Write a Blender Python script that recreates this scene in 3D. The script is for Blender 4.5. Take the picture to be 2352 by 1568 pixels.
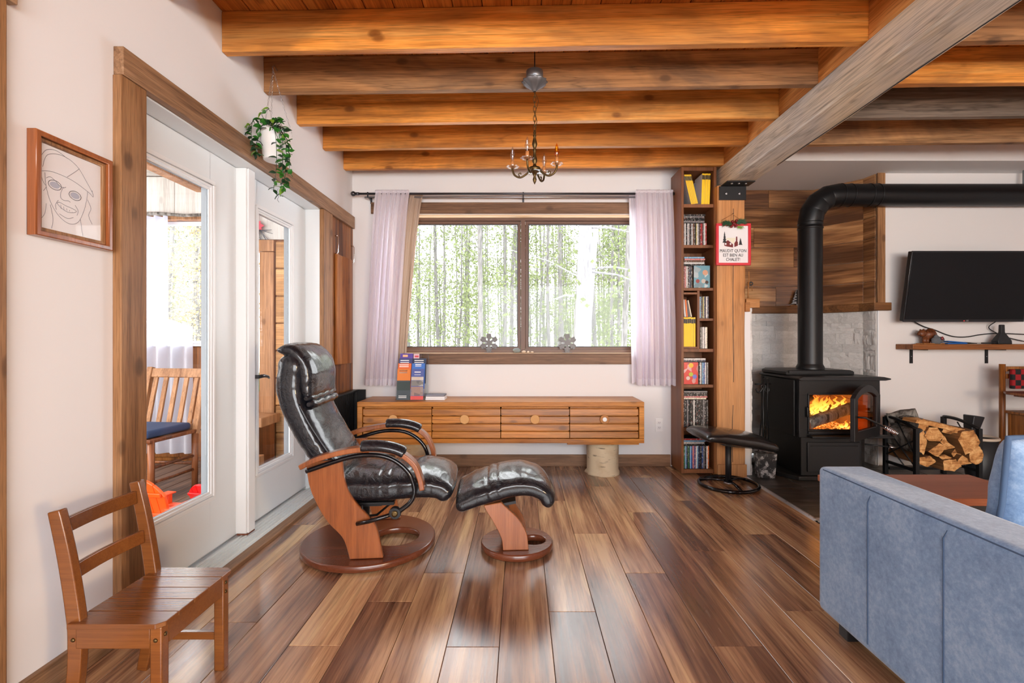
import bpy, bmesh, math, random
from mathutils import Vector, Matrix, noise
R = random.Random(7)
SC = bpy.context.scene
for o in list(bpy.data.objects): bpy.data.objects.remove(o)
COL = SC.collection
PI = math.pi
CAMH = 1.10
# ------------------------------------------------------------------ camera
cd = bpy.data.cameras.new('camera'); cam = bpy.data.objects.new('camera', cd); COL.objects.link(cam)
cam.location = (0, 0, CAMH); cam.rotation_euler = (PI/2, 0, 0)
cd.sensor_width = 36; cd.lens = 1120/2352*36
cd.shift_x = -20/2352; cd.shift_y = -4/2352
cd.clip_start = 0.02; cd.clip_end = 400
SC.camera = cam
# ------------------------------------------------------------------ view, world, lights
SC.view_settings.view_transform = 'Standard'; SC.view_settings.look = 'None'
SC.view_settings.gamma = 1.0; SC.view_settings.use_curve_mapping = False
SC.view_settings.exposure = 0.06
w = bpy.data.worlds.new('sky'); SC.world = w; w.use_nodes = True
wn = w.node_tree.nodes['Background']
wn.inputs[0].default_value = (0.95, 0.98, 1.0, 1); wn.inputs[1].default_value = 7.5
SC.cycles.max_bounces = 10; SC.cycles.diffuse_bounces = 5; SC.cycles.transparent_max_bounces = 16
SC.cycles.sample_clamp_indirect = 6.0; SC.cycles.use_denoising = True
SC.cycles.caustics_reflective = False; SC.cycles.caustics_refractive = False
def area(name, loc, rot, sx, sy, power, col=(1, 1, 1), portal=False):
    l = bpy.data.lights.new(name, 'AREA'); l.shape = 'RECTANGLE'; l.size = sx; l.size_y = sy
    l.energy = power; l.color = col
    if portal: l.cycles.is_portal = True
    o = bpy.data.objects.new(name, l); COL.objects.link(o); o.location = loc; o.rotation_euler = rot
    return o
# daylight through the windows (just outside the panes); the two lights behind the camera are added fill
area('window_portal', (0.015, 4.40, 1.588), (-PI/2, 0, 0), 2.3, 1.2, 1, portal=True)
area('porch_portal', (-4.27, 2.4, 1.3), (0, -PI/2, 0), 2.6, 4.2, 1, portal=True)
area('rear_fill', (0.9, -2.9, 1.5), (PI/2, 0, 0), 3.4, 1.7, 135, (0.97, 0.98, 1.0))  # added fill light behind the camera, not a window
area('warm_rear_fill', (2.9, -1.9, 1.25), (math.radians(74), 0, math.radians(50)), .35, .35, 80, (1.0, 0.66, 0.34))  # added warm light for the glow on the child chair, source unseen
sl = bpy.data.lights.new('low_sun', 'SUN'); sl.energy = 2.0; sl.angle = 0.02; sl.color = (1.0, 0.93, 0.8)
so = bpy.data.objects.new('low_sun', sl); COL.objects.link(so); so.rotation_euler = (math.radians(52), 0, math.radians(-60))

# ------------------------------------------------------------------ helpers
W = {}
def props(o, label=None, cat=None, group=None, kind=None):
    if label: o['label'] = label
    if cat: o['category'] = cat
    if group: o['group'] = group
    if kind: o['kind'] = kind
    return o
def thing(name, label, cat, loc=(0, 0, 0), rotz=0, group=None):
    o = bpy.data.objects.new(name, None); COL.objects.link(o); o.empty_display_size = .05
    o.location = loc; o.rotation_euler = (0, 0, rotz); W[o] = Vector(loc)
    return props(o, label, cat, group)
class MB:
    def __init__(s): s.v = []; s.f = []; s.sm = []
    def add(s, vs, fs, smooth=False):
        n = len(s.v); s.v += [Vector(v) for v in vs]
        s.f += [tuple(i+n for i in f) for f in fs]; s.sm += [smooth]*len(fs); return s
    def box(s, x0, x1, y0, y1, z0, z1, M=None):
        vs = [Vector((x, y, z)) for x in (x0, x1) for y in (y0, y1) for z in (z0, z1)]
        if M: vs = [M @ v for v in vs]
        return s.add(vs, [(0,1,3,2),(4,6,7,5),(0,4,5,1),(2,3,7,6),(0,2,6,4),(1,5,7,3)])
    def prism(s, poly, a, b, axis='y', smooth=False):
        n = len(poly)
        def m(p, t): return {'y': (p[0], t, p[1]), 'x': (t, p[0], p[1]), 'z': (p[0], p[1], t)}[axis]
        vs = [m(p, a) for p in poly] + [m(p, b) for p in poly]
        s.add(vs, [tuple(range(n)), tuple(range(2*n-1, n-1, -1))])
        k = len(s.v)-2*n
        for i in range(n):
            j = (i+1) % n
            s.f.append((k+i, k+n+i, k+n+j, k+j)); s.sm.append(smooth)
        return s
    def tube(s, path, r, n=8, cap=True):
        P = [Vector(p) for p in path]; m = len(P)
        rs = r if isinstance(r, (list, tuple)) else [r]*m
        k = len(s.v); up = None
        for i, p in enumerate(P):
            t = (P[min(i+1, m-1)] - P[max(i-1, 0)]).normalized()
            if up is None:
                a = Vector((0, 0, 1)) if abs(t.z) < .9 else Vector((1, 0, 0))
                up = (a - t*a.dot(t)).normalized()
            else:
                up = (up - t*up.dot(t)).normalized()
            b = t.cross(up)
            for q in range(n):
                an = 2*PI*q/n
                s.v.append(p + (up*math.cos(an) + b*math.sin(an))*rs[i])
        for i in range(m-1):
            for q in range(n):
                q2 = (q+1) % n
                s.f.append((k+i*n+q, k+i*n+q2, k+(i+1)*n+q2, k+(i+1)*n+q)); s.sm.append(n > 5)
        if cap:
            s.f.append(tuple(k+q for q in range(n-1, -1, -1))); s.sm.append(False)
            s.f.append(tuple(k+(m-1)*n+q for q in range(n))); s.sm.append(False)
        return s
    def sweep(s, path, w, t, y0, smooth=True):
        """rectangle cross-section (w along y, t in the xz plane) along an xz path at y0"""
        m = len(path); k = len(s.v)
        for i, (x, z) in enumerate(path):
            a = path[max(i-1, 0)]; b = path[min(i+1, m-1)]
            d = Vector((b[0]-a[0], b[1]-a[1])).normalized(); nx, nz = -d.y, d.x
            ww = w[i] if isinstance(w, list) else w; tt = t[i] if isinstance(t, list) else t
            for (sy, sn) in ((-1, -1), (1, -1), (1, 1), (-1, 1)):
                s.v.append(Vector((x+nx*tt/2*sn, y0+sy*ww/2, z+nz*tt/2*sn)))
        for i in range(m-1):
            for q in range(4):
                q2 = (q+1) % 4
                s.f.append((k+i*4+q, k+(i+1)*4+q, k+(i+1)*4+q2, k+i*4+q2)); s.sm.append(False)
        s.f.append((k, k+1, k+2, k+3)); s.sm.append(False)
        e = k+(m-1)*4; s.f.append((e+3, e+2, e+1, e)); s.sm.append(False)
        return s
    def lathe(s, prof, c=(0, 0, 0), n=24, axis='z', smooth=True, cap=True):
        k = len(s.v); m = len(prof)
        for r, h in prof:
            for q in range(n):
                a = 2*PI*q/n; x, y = r*math.cos(a), r*math.sin(a)
                p = {'z': (x, y, h), 'y': (x, h, y), 'x': (h, x, y)}[axis]
                s.v.append(Vector(c)+Vector(p))
        for i in range(m-1):
            for q in range(n):
                q2 = (q+1) % n
                s.f.append((k+i*n+q, k+i*n+q2, k+(i+1)*n+q2, k+(i+1)*n+q)); s.sm.append(smooth)
        if cap:
            s.f.append(tuple(k+q for q in range(n-1, -1, -1))); s.sm.append(False)
            s.f.append(tuple(k+(m-1)*n+q for q in range(n))); s.sm.append(False)
        return s
    def ring(s, c, R_, r, n=32, m=8, axis='z', sy=1.0):
        k = len(s.v)
        for i in range(n):
            a = 2*PI*i/n
            for q in range(m):
                b = 2*PI*q/m; rr = R_ + r*math.cos(b)
                x, y, z = rr*math.cos(a), rr*math.sin(a)*sy, r*math.sin(b)
                p = {'z': (x, y, z), 'y': (x, z, y), 'x': (z, x, y)}[axis]
                s.v.append(Vector(c)+Vector(p))
        for i in range(n):
            for q in range(m):
                i2, q2 = (i+1) % n, (q+1) % m
                s.f.append((k+i*m+q, k+i2*m+q, k+i2*m+q2, k+i*m+q2)); s.sm.append(True)
        return s
    def ball(s, c, r, n=12, m=8, sc=(1, 1, 1), jit=0):
        k = len(s.v)
        for i in range(m+1):
            th = PI*i/m
            for q in range(n):
                ph = 2*PI*q/n
                d = Vector((math.sin(th)*math.cos(ph)*sc[0], math.sin(th)*math.sin(ph)*sc[1], math.cos(th)*sc[2]))*r
                if jit: d *= 1+jit*noise.noise((d+Vector(c))*(1.2/r))
                s.v.append(Vector(c)+d)
        for i in range(m):
            for q in range(n):
                q2 = (q+1) % n
                s.f.append((k+i*n+q, k+(i+1)*n+q, k+(i+1)*n+q2, k+i*n+q2)); s.sm.append(True)
        return s
    def grid(s, fn, nu, nv, smooth=True, closeu=False):
        k = len(s.v)
        for i in range(nu+1):
            for j in range(nv+1): s.v.append(Vector(fn(i/nu, j/nv)))
        for i in range(nu):
            for j in range(nv):
                a = k+i*(nv+1)+j; s.f.append((a, a+nv+1, a+nv+2, a+1)); s.sm.append(smooth)
        return s
    def build(s, name, mat, parent=None, bevel=0, seg=2, local=False, sub=0, solid=0, loc=None, fix=True):
        me = bpy.data.meshes.new(name)
        me.from_pydata(s.v, [], s.f); me.polygons.foreach_set('use_smooth', s.sm)
        bm = bmesh.new(); bm.from_mesh(me)
        bmesh.ops.remove_doubles(bm, verts=bm.verts, dist=1e-6)
        if fix: bmesh.ops.recalc_face_normals(bm, faces=bm.faces)
        if bevel:
            es = [e for e in bm.edges if len(e.link_faces) == 2 and e.calc_face_angle(0) > .5]
            rb = bmesh.ops.bevel(bm, geom=es, offset=bevel, segments=seg, profile=.6, affect='EDGES', clamp_overlap=True)
            if seg > 1:
                for f in rb['faces']: f.smooth = True
        bm.to_mesh(me); bm.free()
        o = bpy.data.objects.new(name, me); COL.objects.link(o)
        if mat: me.materials.append(mat)
        if parent:
            off = W.get(parent, Vector((0, 0, 0)))
            if not local: me.transform(Matrix.Translation(-off))
            o.parent = parent; W[o] = off
        else:
            if loc is None:
                xs = [v.co for v in me.vertices]
                c = Vector(((min(v.x for v in xs)+max(v.x for v in xs))/2, (min(v.y for v in xs)+max(v.y for v in xs))/2, min(v.z for v in xs)))
                me.transform(Matrix.Translation(-c)); o.location = c; W[o] = c
            else: o.location = loc; W[o] = Vector(loc)
        if sub:
            m = o.modifiers.new('s', 'SUBSURF'); m.levels = sub; m.render_levels = sub
        if solid:
            m = o.modifiers.new('t', 'SOLIDIFY'); m.thickness = solid; m.offset = 0
        return o
def box(name, mat, x0, x1, y0, y1, z0, z1, parent=None, bevel=0, **k):
    return MB().box(x0, x1, y0, y1, z0, z1).build(name, mat, parent, bevel, **k)
def smooth_path(P, n=6):
    """Catmull-Rom through points"""
    P = [Vector(p) for p in P]; out = []
    for i in range(len(P)-1):
        p0 = P[max(i-1, 0)]; p1 = P[i]; p2 = P[i+1]; p3 = P[min(i+2, len(P)-1)]
        for j in range(n):
            t = j/n
            out.append(.5*((2*p1)+(p2-p0)*t+(2*p0-5*p1+4*p2-p3)*t*t+(3*p1-p0-3*p2+p3)*t**3))
    out.append(P[-1]); return out
def place(src, loc, name=None, parent=None, scale=None, rot=None, color=None):
    c = src.copy()
    COL.objects.link(c); c.location = loc
    if parent: c.parent = parent
    if scale: c.scale = scale
    if rot: c.rotation_euler = rot
    if color: c.color = color
    return c
def text(body, size, loc, mat, parent, name='lettering', rot=(PI/2, 0, 0), ext=.0006, align='CENTER', sx=1.0):
    cu = bpy.data.curves.new(name, 'FONT'); cu.body = body; cu.size = size; cu.extrude = ext
    cu.align_x = align; cu.align_y = 'CENTER'; cu.resolution_u = 2
    t = bpy.data.objects.new(name, cu); COL.objects.link(t)
    dg = bpy.context.evaluated_depsgraph_get()
    me = bpy.data.meshes.new_from_object(t.evaluated_get(dg)); bpy.data.objects.remove(t)
    me.name = name
    me.transform(Matrix.Diagonal((sx, 1, 1, 1)))
    o = bpy.data.objects.new(name, me); COL.objects.link(o); me.materials.clear(); me.materials.append(mat)
    off = W.get(parent, Vector((0, 0, 0))); o.parent = parent; o.location = Vector(loc)-off; o.rotation_euler = rot
    return o

# ------------------------------------------------------------------ materials
class NT:
    def __init__(s, name):
        s.m = bpy.data.materials.new(name); s.m.use_nodes = True; s.t = s.m.node_tree
        s.b = s.t.nodes['Principled BSDF']; s.out = s.t.nodes['Material Output']
    def n(s, ty, **k):
        x = s.t.nodes.new(ty)
        for a, v in k.items():
            if a.startswith('i_'): x.inputs[int(a[2:])].default_value = v
            else: setattr(x, a, v)
        return x
    def l(s, a, b): s.t.links.new(a, b)
    def math(s, op, a, b=None, clamp=False):
        x = s.n('ShaderNodeMath', operation=op, use_clamp=clamp)
        for i, v in enumerate((a, b)):
            if v is None: continue
            if isinstance(v, (int, float)): x.inputs[i].default_value = v
            else: s.l(v, x.inputs[i])
        return x.outputs[0]
    def coords(s, scale=(1, 1, 1), rnd=True, kind='Object', rot=(0, 0, 0)):
        tc = s.n('ShaderNodeTexCoord'); v = tc.outputs[kind]
        if rnd:
            oi = s.n('ShaderNodeObjectInfo'); vm = s.n('ShaderNodeVectorMath', operation='SCALE')
            cx = s.n('ShaderNodeCombineXYZ')
            s.l(oi.outputs['Random'], cx.inputs[0])
            s.l(s.math('FRACT', s.math('MULTIPLY', oi.outputs['Random'], 17.3)), cx.inputs[1])
            s.l(s.math('FRACT', s.math('MULTIPLY', oi.outputs['Random'], 71.7)), cx.inputs[2])
            s.l(cx.outputs[0], vm.inputs[0]); vm.inputs['Scale'].default_value = 23
            va = s.n('ShaderNodeVectorMath', operation='ADD'); s.l(v, va.inputs[0]); s.l(vm.outputs[0], va.inputs[1]); v = va.outputs[0]
        mp = s.n('ShaderNodeMapping'); mp.inputs['Scale'].default_value = scale; mp.inputs['Rotation'].default_value = rot
        s.l(v, mp.inputs[0]); return mp.outputs[0]
    def noise(s, vec, scale, detail=4, rough=.5, dist=0):
        x = s.n('ShaderNodeTexNoise'); s.l(vec, x.inputs['Vector'])
        x.inputs['Scale'].default_value = scale; x.inputs['Detail'].default_value = detail
        x.inputs['Roughness'].default_value = rough; x.inputs['Distortion'].default_value = dist
        return x.outputs[0]
    def ramp(s, fac, stops, interp='LINEAR'):
        x = s.n('ShaderNodeValToRGB'); s.l(fac, x.inputs[0]); cr = x.color_ramp; cr.interpolation = interp
        while len(cr.elements) < len(stops): cr.elements.new(.5)
        for e, (p, c) in zip(cr.elements, stops):
            e.position = p; e.color = (c[0], c[1], c[2], 1) if isinstance(c, (tuple, list)) else (c, c, c, 1)
        return x.outputs[0]
    def mix(s, fac, a, b, mode='MIX'):
        x = s.n('ShaderNodeMix', data_type='RGBA', blend_type=mode)
        for i, v in ((0, fac), (6, a), (7, b)):
            if isinstance(v, (int, float)): x.inputs[i].default_value = v
            elif isinstance(v, (tuple, list)): x.inputs[i].default_value = (v[0], v[1], v[2], 1)
            else: s.l(v, x.inputs[i])
        return x.outputs[2]
    def bump(s, h, strength=.3, dist=.01):
        x = s.n('ShaderNodeBump'); s.l(h, x.inputs['Height']); x.inputs['Strength'].default_value = strength
        x.inputs['Distance'].default_value = dist; s.l(x.outputs[0], s.b.inputs['Normal']); return x
    def base(s, c):
        if isinstance(c, (tuple, list)): s.b.inputs['Base Color'].default_value = (c[0], c[1], c[2], 1)
        else: s.l(c, s.b.inputs['Base Color'])
        return s
    def set(s, **k):
        names = dict(rough='Roughness', metal='Metallic', spec='Specular IOR Level', coat='Coat Weight', coatr='Coat Roughness', alpha='Alpha', sheen='Sheen Weight', trans='Transmission Weight', ior='IOR')
        for a, v in k.items(): s.b.inputs[names[a]].default_value = v
        return s
def srgb(r, g, b):
    f = lambda c: (c/255/12.92) if c/255 <= .04045 else ((c/255+.055)/1.055)**2.4
    return (f(r), f(g), f(b))
def plain(name, c, rough=.6, metal=0, **k):
    x = NT(name); x.base(c).set(rough=rough, metal=metal, **k)
    return x.m
def emis(name, c, st):
    x = NT(name); x.base((0, 0, 0)); x.b.inputs['Emission Color'].default_value = (*c, 1); x.b.inputs['Emission Strength'].default_value = st; return x.m
def wood(name, dark, mid, light, axis='x', rough=.55, scale=1.0, knots=.5, stain=None, contrast=1.0, coat=0, stainamt=.5, bump=.25, cracks=0):
    x = NT(name)
    i = 'xyz'.index(axis)
    sc = [14*scale]*3; sc[i] = .9*scale
    v = x.coords(tuple(sc))
    low = x.noise(v, .55, 3, .5, .6)
    sc2 = [95*scale]*3; sc2[i] = 2.2*scale
    fine = x.noise(x.coords(tuple(sc2)), 1.0, 3, .6)
    # cathedral rings: a sine of the warped low noise
    ringv = x.math('SINE', x.math('MULTIPLY', low, 46))
    f = x.math('ADD', x.math('MULTIPLY', low, .62), x.math('MULTIPLY', fine, .38))
    f = x.math('ADD', f, x.math('MULTIPLY', ringv, .035*contrast))
    c = .17/contrast
    col = x.ramp(f, [(.5-c, dark), (.5, mid), (.5+c, light)])
    if knots:
        ks = [6.5]*3; ks[i] = 3.8
        vo = x.n('ShaderNodeTexVoronoi'); x.l(x.coords(tuple(ks)), vo.inputs['Vector']); vo.inputs['Scale'].default_value = .95
        kd = x.ramp(vo.outputs['Distance'], [(.0, 1), (.09, .8), (.15, 0)])
        col = x.mix(x.math('MULTIPLY', kd, knots), col, tuple(d*.35 for d in dark))
        halo = x.ramp(vo.outputs['Distance'], [(.12, .6), (.34, 0)])
        col = x.mix(x.math('MULTIPLY', halo, knots*.6), col, dark)
    if stain:
        sv = [2.2]*3; sv[i] = .9
        sm = x.ramp(x.noise(x.coords(tuple(sv)), 1.3, 4, .6, .8), [(.42, 0), (.62, 1)])
        col = x.mix(x.math('MULTIPLY', sm, stainamt), col, stain)
    if cracks:
        cs = [5]*3; cs[i] = .35
        cn = x.noise(x.coords(tuple(cs)), 1.0, 5, .55, .7)
        cr = x.ramp(cn, [(.488, 0), (.5, 1), (.512, 0)])
        col = x.mix(x.math('MULTIPLY', cr, cracks), col, tuple(d*.3 for d in dark))
    sc3 = [300*scale]*3; sc3[i] = 9*scale
    pore = x.noise(x.coords(tuple(sc3)), 1.0, 2, .7)
    col = x.mix(.75 if contrast > .75 else .4, col, x.ramp(pore, [(.34, .58), (.5, 1), (.68, 1.12)]), 'MULTIPLY')
    oi = x.n('ShaderNodeObjectInfo')
    br = x.math('ADD', x.math('MULTIPLY', oi.outputs['Random'], .24), .88)
    col = x.mix(1.0, col, br, 'MULTIPLY')
    x.base(col).set(rough=rough, coat=coat, coatr=.2, spec=.35)
    x.bump(f, bump, .004)
    return x.m
M = {}
M['wall'] = plain('wall_paint', srgb(228, 227, 228), .75)
M['wall2'] = plain('wall_paint_warm', srgb(224, 219, 216), .75)
M['white'] = plain('white_door_paint', srgb(226, 231, 234), .35)
M['vinyl'] = plain('white_vinyl', srgb(232, 234, 236), .3)
M['trim'] = wood('brown_stained_trim', srgb(104, 70, 42), srgb(146, 104, 68), srgb(172, 130, 90), 'z', .5, knots=.7)
M['trimx'] = wood('brown_stained_trim_x', srgb(84, 58, 38), srgb(120, 88, 64), srgb(148, 112, 84), 'x', .5, knots=.5)
M['trimy'] = wood('brown_stained_trim_y', srgb(108, 78, 54), srgb(150, 114, 84), srgb(176, 140, 108), 'y', .5, knots=.5)
M['pine'] = wood('orange_pine_joist', srgb(164, 96, 34), srgb(222, 146, 64), srgb(240, 178, 98), 'x', .5, .6, knots=.95, stain=srgb(120, 84, 52), stainamt=.55, cracks=.3)
M['pineold'] = wood('brown_weathered_joist', srgb(112, 76, 46), srgb(170, 122, 78), srgb(202, 154, 104), 'x', .7, .6, knots=.9, stain=srgb(100, 78, 62), stainamt=.7, cracks=.4)
M['greyjoist'] = wood('grey_weathered_joist', srgb(70, 60, 52), srgb(118, 104, 92), srgb(150, 136, 122), 'x', .8, .6, knots=.8, stain=srgb(90, 78, 68), cracks=.5)
M['deck'] = wood('orange_pine_deck', srgb(130, 72, 24), srgb(184, 110, 44), srgb(208, 136, 62), 'y', .55, .8, knots=.5)
M['beam'] = wood('grey_timber_beam', srgb(176, 156, 130), srgb(216, 198, 172), srgb(236, 222, 200), 'y', .8, .5, knots=.6, stain=srgb(190, 186, 182), stainamt=.7, cracks=.35, contrast=.8)
M['post'] = wood('golden_timber_post', srgb(140, 90, 48), srgb(190, 132, 80), srgb(212, 158, 106), 'z', .65, .6, knots=.8, stain=srgb(160, 122, 88), stainamt=.4, cracks=.25, contrast=.7)
M['block'] = wood('orange_blocking', srgb(140, 80, 30), srgb(206, 136, 70), srgb(228, 166, 96), 'y', .6, .7, knots=.3)
M['console'] = wood('honey_pine', srgb(136, 80, 24), srgb(186, 118, 44), srgb(210, 144, 68), 'x', .42, .9, knots=.8, coat=.12)
M['bookcase'] = wood('brown_bookcase_laminate', srgb(90, 54, 30), srgb(126, 78, 46), srgb(146, 96, 60), 'z', .45, .9, knots=0, contrast=.7)
M['cherry'] = wood('cherry_bentwood', srgb(104, 56, 30), srgb(146, 84, 46), srgb(172, 106, 62), 'z', .28, 1.2, knots=0, coat=.5, contrast=.7)
M['cherryflat'] = wood('cherry_base', srgb(88, 44, 26), srgb(112, 60, 38), srgb(128, 72, 46), 'x', .25, 1.0, knots=0, coat=.5, contrast=.6)
M['childchair'] = wood('orange_brown_painted_wood', srgb(92, 50, 20), srgb(120, 70, 30), srgb(138, 84, 38), 'x', .25, 1.0, knots=0, coat=.6, contrast=.5, bump=.1)
M['cabinet'] = wood('oak_cabinet_board', srgb(92, 50, 18), srgb(146, 88, 38), srgb(176, 114, 58), 'z', .45, .8, knots=.4, contrast=1.3)
M['shelf'] = wood('dark_honey_shelf', srgb(84, 46, 18), srgb(134, 80, 38), srgb(160, 104, 56), 'x', .4, .9, knots=.4)
M['log'] = wood('log_wall_board', srgb(120, 78, 42), srgb(184, 134, 84), srgb(210, 164, 112), 'x', .7, .6, knots=.8)
M['whitewash'] = wood('whitewashed_board', srgb(176, 166, 154), srgb(214, 208, 200), srgb(230, 226, 220), 'z', .7, .7, knots=.3, contrast=.6)
M['porchwood'] = wood('porch_post_wood', srgb(120, 76, 46), srgb(164, 116, 78), srgb(190, 140, 100), 'z', .6, .6, knots=.6)
M['porchfloor'] = wood('porch_floor_board', srgb(60, 42, 32), srgb(96, 70, 54), srgb(120, 92, 74), 'y', .6, .6, knots=.3)
M['darkchair'] = wood('porch_chair_wood', srgb(70, 34, 16), srgb(112, 62, 34), srgb(150, 92, 54), 'z', .4, 1, knots=.2)
M['table'] = wood('brown_table_top', srgb(120, 66, 44), srgb(150, 88, 60), srgb(164, 102, 72), 'x', .4, 1, knots=0, contrast=.5)
M['splitwood'] = wood('split_firewood', srgb(120, 74, 34), srgb(190, 132, 74), srgb(222, 172, 112), 'y', .8, 1.5, knots=.3)
M['rail'] = wood('ledge_wood', srgb(80, 48, 22), srgb(118, 76, 40), srgb(140, 96, 56), 'x', .5, .9, knots=.1)
M['tan'] = wood('light_block_wood', srgb(120, 74, 36), srgb(172, 114, 62), srgb(196, 140, 86), 'x', .6, 1.4, knots=.1)
def acacia(name, axis, cols, sapc, sapamt):
    x = NT(name); i = 'xyz'.index(axis)
    s1 = [5.0]*3; s1[i] = .5
    low = x.noise(x.coords(tuple(s1)), 1.0, 3, .5, 1.0)
    s2 = [80]*3; s2[i] = 3
    fine = x.noise(x.coords(tuple(s2)), 1.0, 4, .65)
    s3 = [17]*3; s3[i] = .8
    mid = x.noise(x.coords(tuple(s3)), 1.0, 3, .6, 1.2)
    f = x.math('ADD', x.math('MULTIPLY', low, .64), x.math('MULTIPLY', mid, .26))
    f = x.math('ADD', f, x.math('MULTIPLY', fine, .12))
    oi = x.n('ShaderNodeObjectInfo')
    f = x.math('ADD', f, x.math('MULTIPLY', x.math('SUBTRACT', x.math('FRACT', x.math('MULTIPLY', oi.outputs['Random'], 7.7)), .5), .09))
    col = x.ramp(f, [(.40, cols[0]), (.47, cols[1]), (.53, cols[2]), (.58, cols[3]), (.64, cols[4])])
    s4 = [2.6]*3; s4[i] = .36
    sap = x.ramp(x.noise(x.coords(tuple(s4)), 1.0, 1, .4, .5), [(.655, 0), (.665, 1)])
    col = x.mix(x.math('MULTIPLY', sap, sapamt), col, sapc)
    dk = x.ramp(fine, [(.36, .72), (.52, 1)])
    col = x.mix(1.0, col, dk, 'MULTIPLY')
    x.base(col)
    rr = x.math('ADD', x.math('MULTIPLY', fine, .18), .15)
    x.l(rr, x.b.inputs['Roughness']); x.set(spec=.6, coat=.5, coatr=.2)
    x.bump(x.math('ADD', fine, x.math('MULTIPLY', mid, .5)), .2, .0014)
    return x.m
M['floor'] = acacia('acacia_floor_plank', 'y', (srgb(104, 72, 56), srgb(144, 104, 78), srgb(174, 132, 98), srgb(196, 154, 114), srgb(216, 178, 132)), srgb(222, 186, 134), .8)
M['alcove'] = acacia('acacia_wall_plank', 'x', (srgb(88, 56, 36), srgb(120, 80, 50), srgb(150, 104, 66), srgb(176, 126, 82), srgb(196, 148, 100)), srgb(160, 116, 78), .3)
def leather(name, c, bs=.8, ax=(1, 1, 1)):
    x = NT(name)
    v = x.coords(ax, rnd=False)
    n1 = x.noise(v, 13, 3, .55, 1.6); n3 = x.noise(v, 34, 3, .6, 1.2); n2 = x.noise(v, 240, 3, .6)
    r1 = x.math('POWER', x.math('ABSOLUTE', x.math('SUBTRACT', n1, .5)), .6); r3 = x.math('POWER', x.math('ABSOLUTE', x.math('SUBTRACT', n3, .5)), .7)
    h = x.math('ADD', x.math('MULTIPLY', r1, 1.1), x.math('ADD', x.math('MULTIPLY', n2, .03), x.math('MULTIPLY', r3, .45)))
    x.base(c); x.set(spec=.25, coat=.8, coatr=.13, rough=.5)
    x.bump(h, bs, .016); return x.m
M['leather'] = leather('black_leather', (.004, .005, .009), .55, (1, .5, 1))
M['vinylseat'] = leather('black_vinyl', (.008, .008, .009), .15)
def metal_black(name, c=(.012, .012, .013), r=.42):
    x = NT(name); x.base(c).set(rough=r, metal=.35); x.bump(x.noise(x.coords((1, 1, 1)), 90, 3), .12, .002); return x.m
M['iron'] = metal_black('black_cast_iron'); M['ironlight'] = metal_black('charcoal_iron', (.016, .016, .018), .42)
M['pipe'] = metal_black('black_stove_pipe', (.007, .007, .008), .4)
M['strip'] = plain('bright_edge_metal', (.66, .69, .75), .3, .7)
M['chrome'] = plain('chrome', (.8, .8, .82), .18, 1)
M['steel'] = plain('brushed_steel', (.45, .45, .47), .35, 1)
M['rod'] = plain('dark_gunmetal', (.09, .09, .1), .3, .9)
M['bronze'] = plain('aged_bronze', srgb(96, 78, 48), .4, .85)
M['galv'] = plain('galvanised_tin', (.22, .23, .25), .45, .8)
M['black'] = plain('matt_black', (.01, .01, .012), .5)
M['blackg'] = plain('gloss_black', (.006, .006, .008), .12)
M['screen'] = plain('dark_tv_screen', (.003, .003, .004), .08, 0, spec=.22)
M['ceramic'] = plain('white_plastic', srgb(236, 236, 236), .4)
M['red'] = plain('red_paint', srgb(206, 36, 50), .4)
M['paper'] = plain('white_paper', srgb(230, 228, 230), .6)
M['ink'] = plain('dark_ink', srgb(38, 36, 40), .7)
M['graphite'] = plain('graphite_line', srgb(128, 128, 138), .8)
M['graphitedark'] = plain('graphite_shade', srgb(90, 92, 100), .8)
M['leaf'] = plain('glossy_green_leaf', srgb(44, 108, 34), .35)
M['leafdark'] = plain('dark_green_leaf', srgb(22, 56, 30), .35)
M['leaflight'] = plain('lime_green_leaf', srgb(112, 152, 48), .4)
M['needle'] = plain('pine_needle_green', srgb(30, 74, 40), .6)
M['berry'] = plain('dark_red_berry', srgb(110, 22, 26), .35)
M['orange'] = plain('orange_plastic', srgb(246, 84, 14), .35)
M['redpl'] = plain('red_plastic', srgb(226, 30, 36), .35)
M['blue'] = plain('blue_plastic', srgb(24, 88, 160), .4)
M['navy'] = plain('navy_fabric', srgb(40, 58, 92), .85)
M['stonepeb'] = plain('grey_pebble', srgb(132, 142, 142), .7)
M['stonepale'] = plain('pale_shell', srgb(214, 196, 178), .7)
M['snow'] = plain('snow', (.86, .88, .92), .8)
M['candle'] = plain('amber_candle_sleeve', srgb(196, 132, 78), .6)
M['sawn'] = plain('sawn_wood_end', srgb(202, 152, 96), .7)
def glass(name, tint=(1, 1, 1), refl=.08):
    x = NT(name); t = x.n('ShaderNodeBsdfTransparent'); t.inputs[0].default_value = (*tint, 1)
    g = x.n('ShaderNodeBsdfGlossy'); g.inputs['Roughness'].default_value = .02
    fr = x.n('ShaderNodeLayerWeight'); fr.inputs[0].default_value = .5
    mx = x.n('ShaderNodeMixShader'); x.l(x.math('ADD', x.math('MULTIPLY', x.math('POWER', fr.outputs['Facing'], 4.0), .35), refl*.4, True), mx.inputs[0])
    x.l(t.outputs[0], mx.inputs[1]); x.l(g.outputs[0], mx.inputs[2]); x.l(mx.outputs[0], x.out.inputs[0]); return x.m
M['glass'] = glass('clear_glass', refl=.02)
M['bulb'] = glass('clear_bulb_glass', (.9, .9, .9), .4)
M['amberbulb'] = glass('amber_bulb_glass', (1, .62, .12), .3)
M['acrylic'] = glass('clear_acrylic', (.9, .93, .95), .12)
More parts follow.
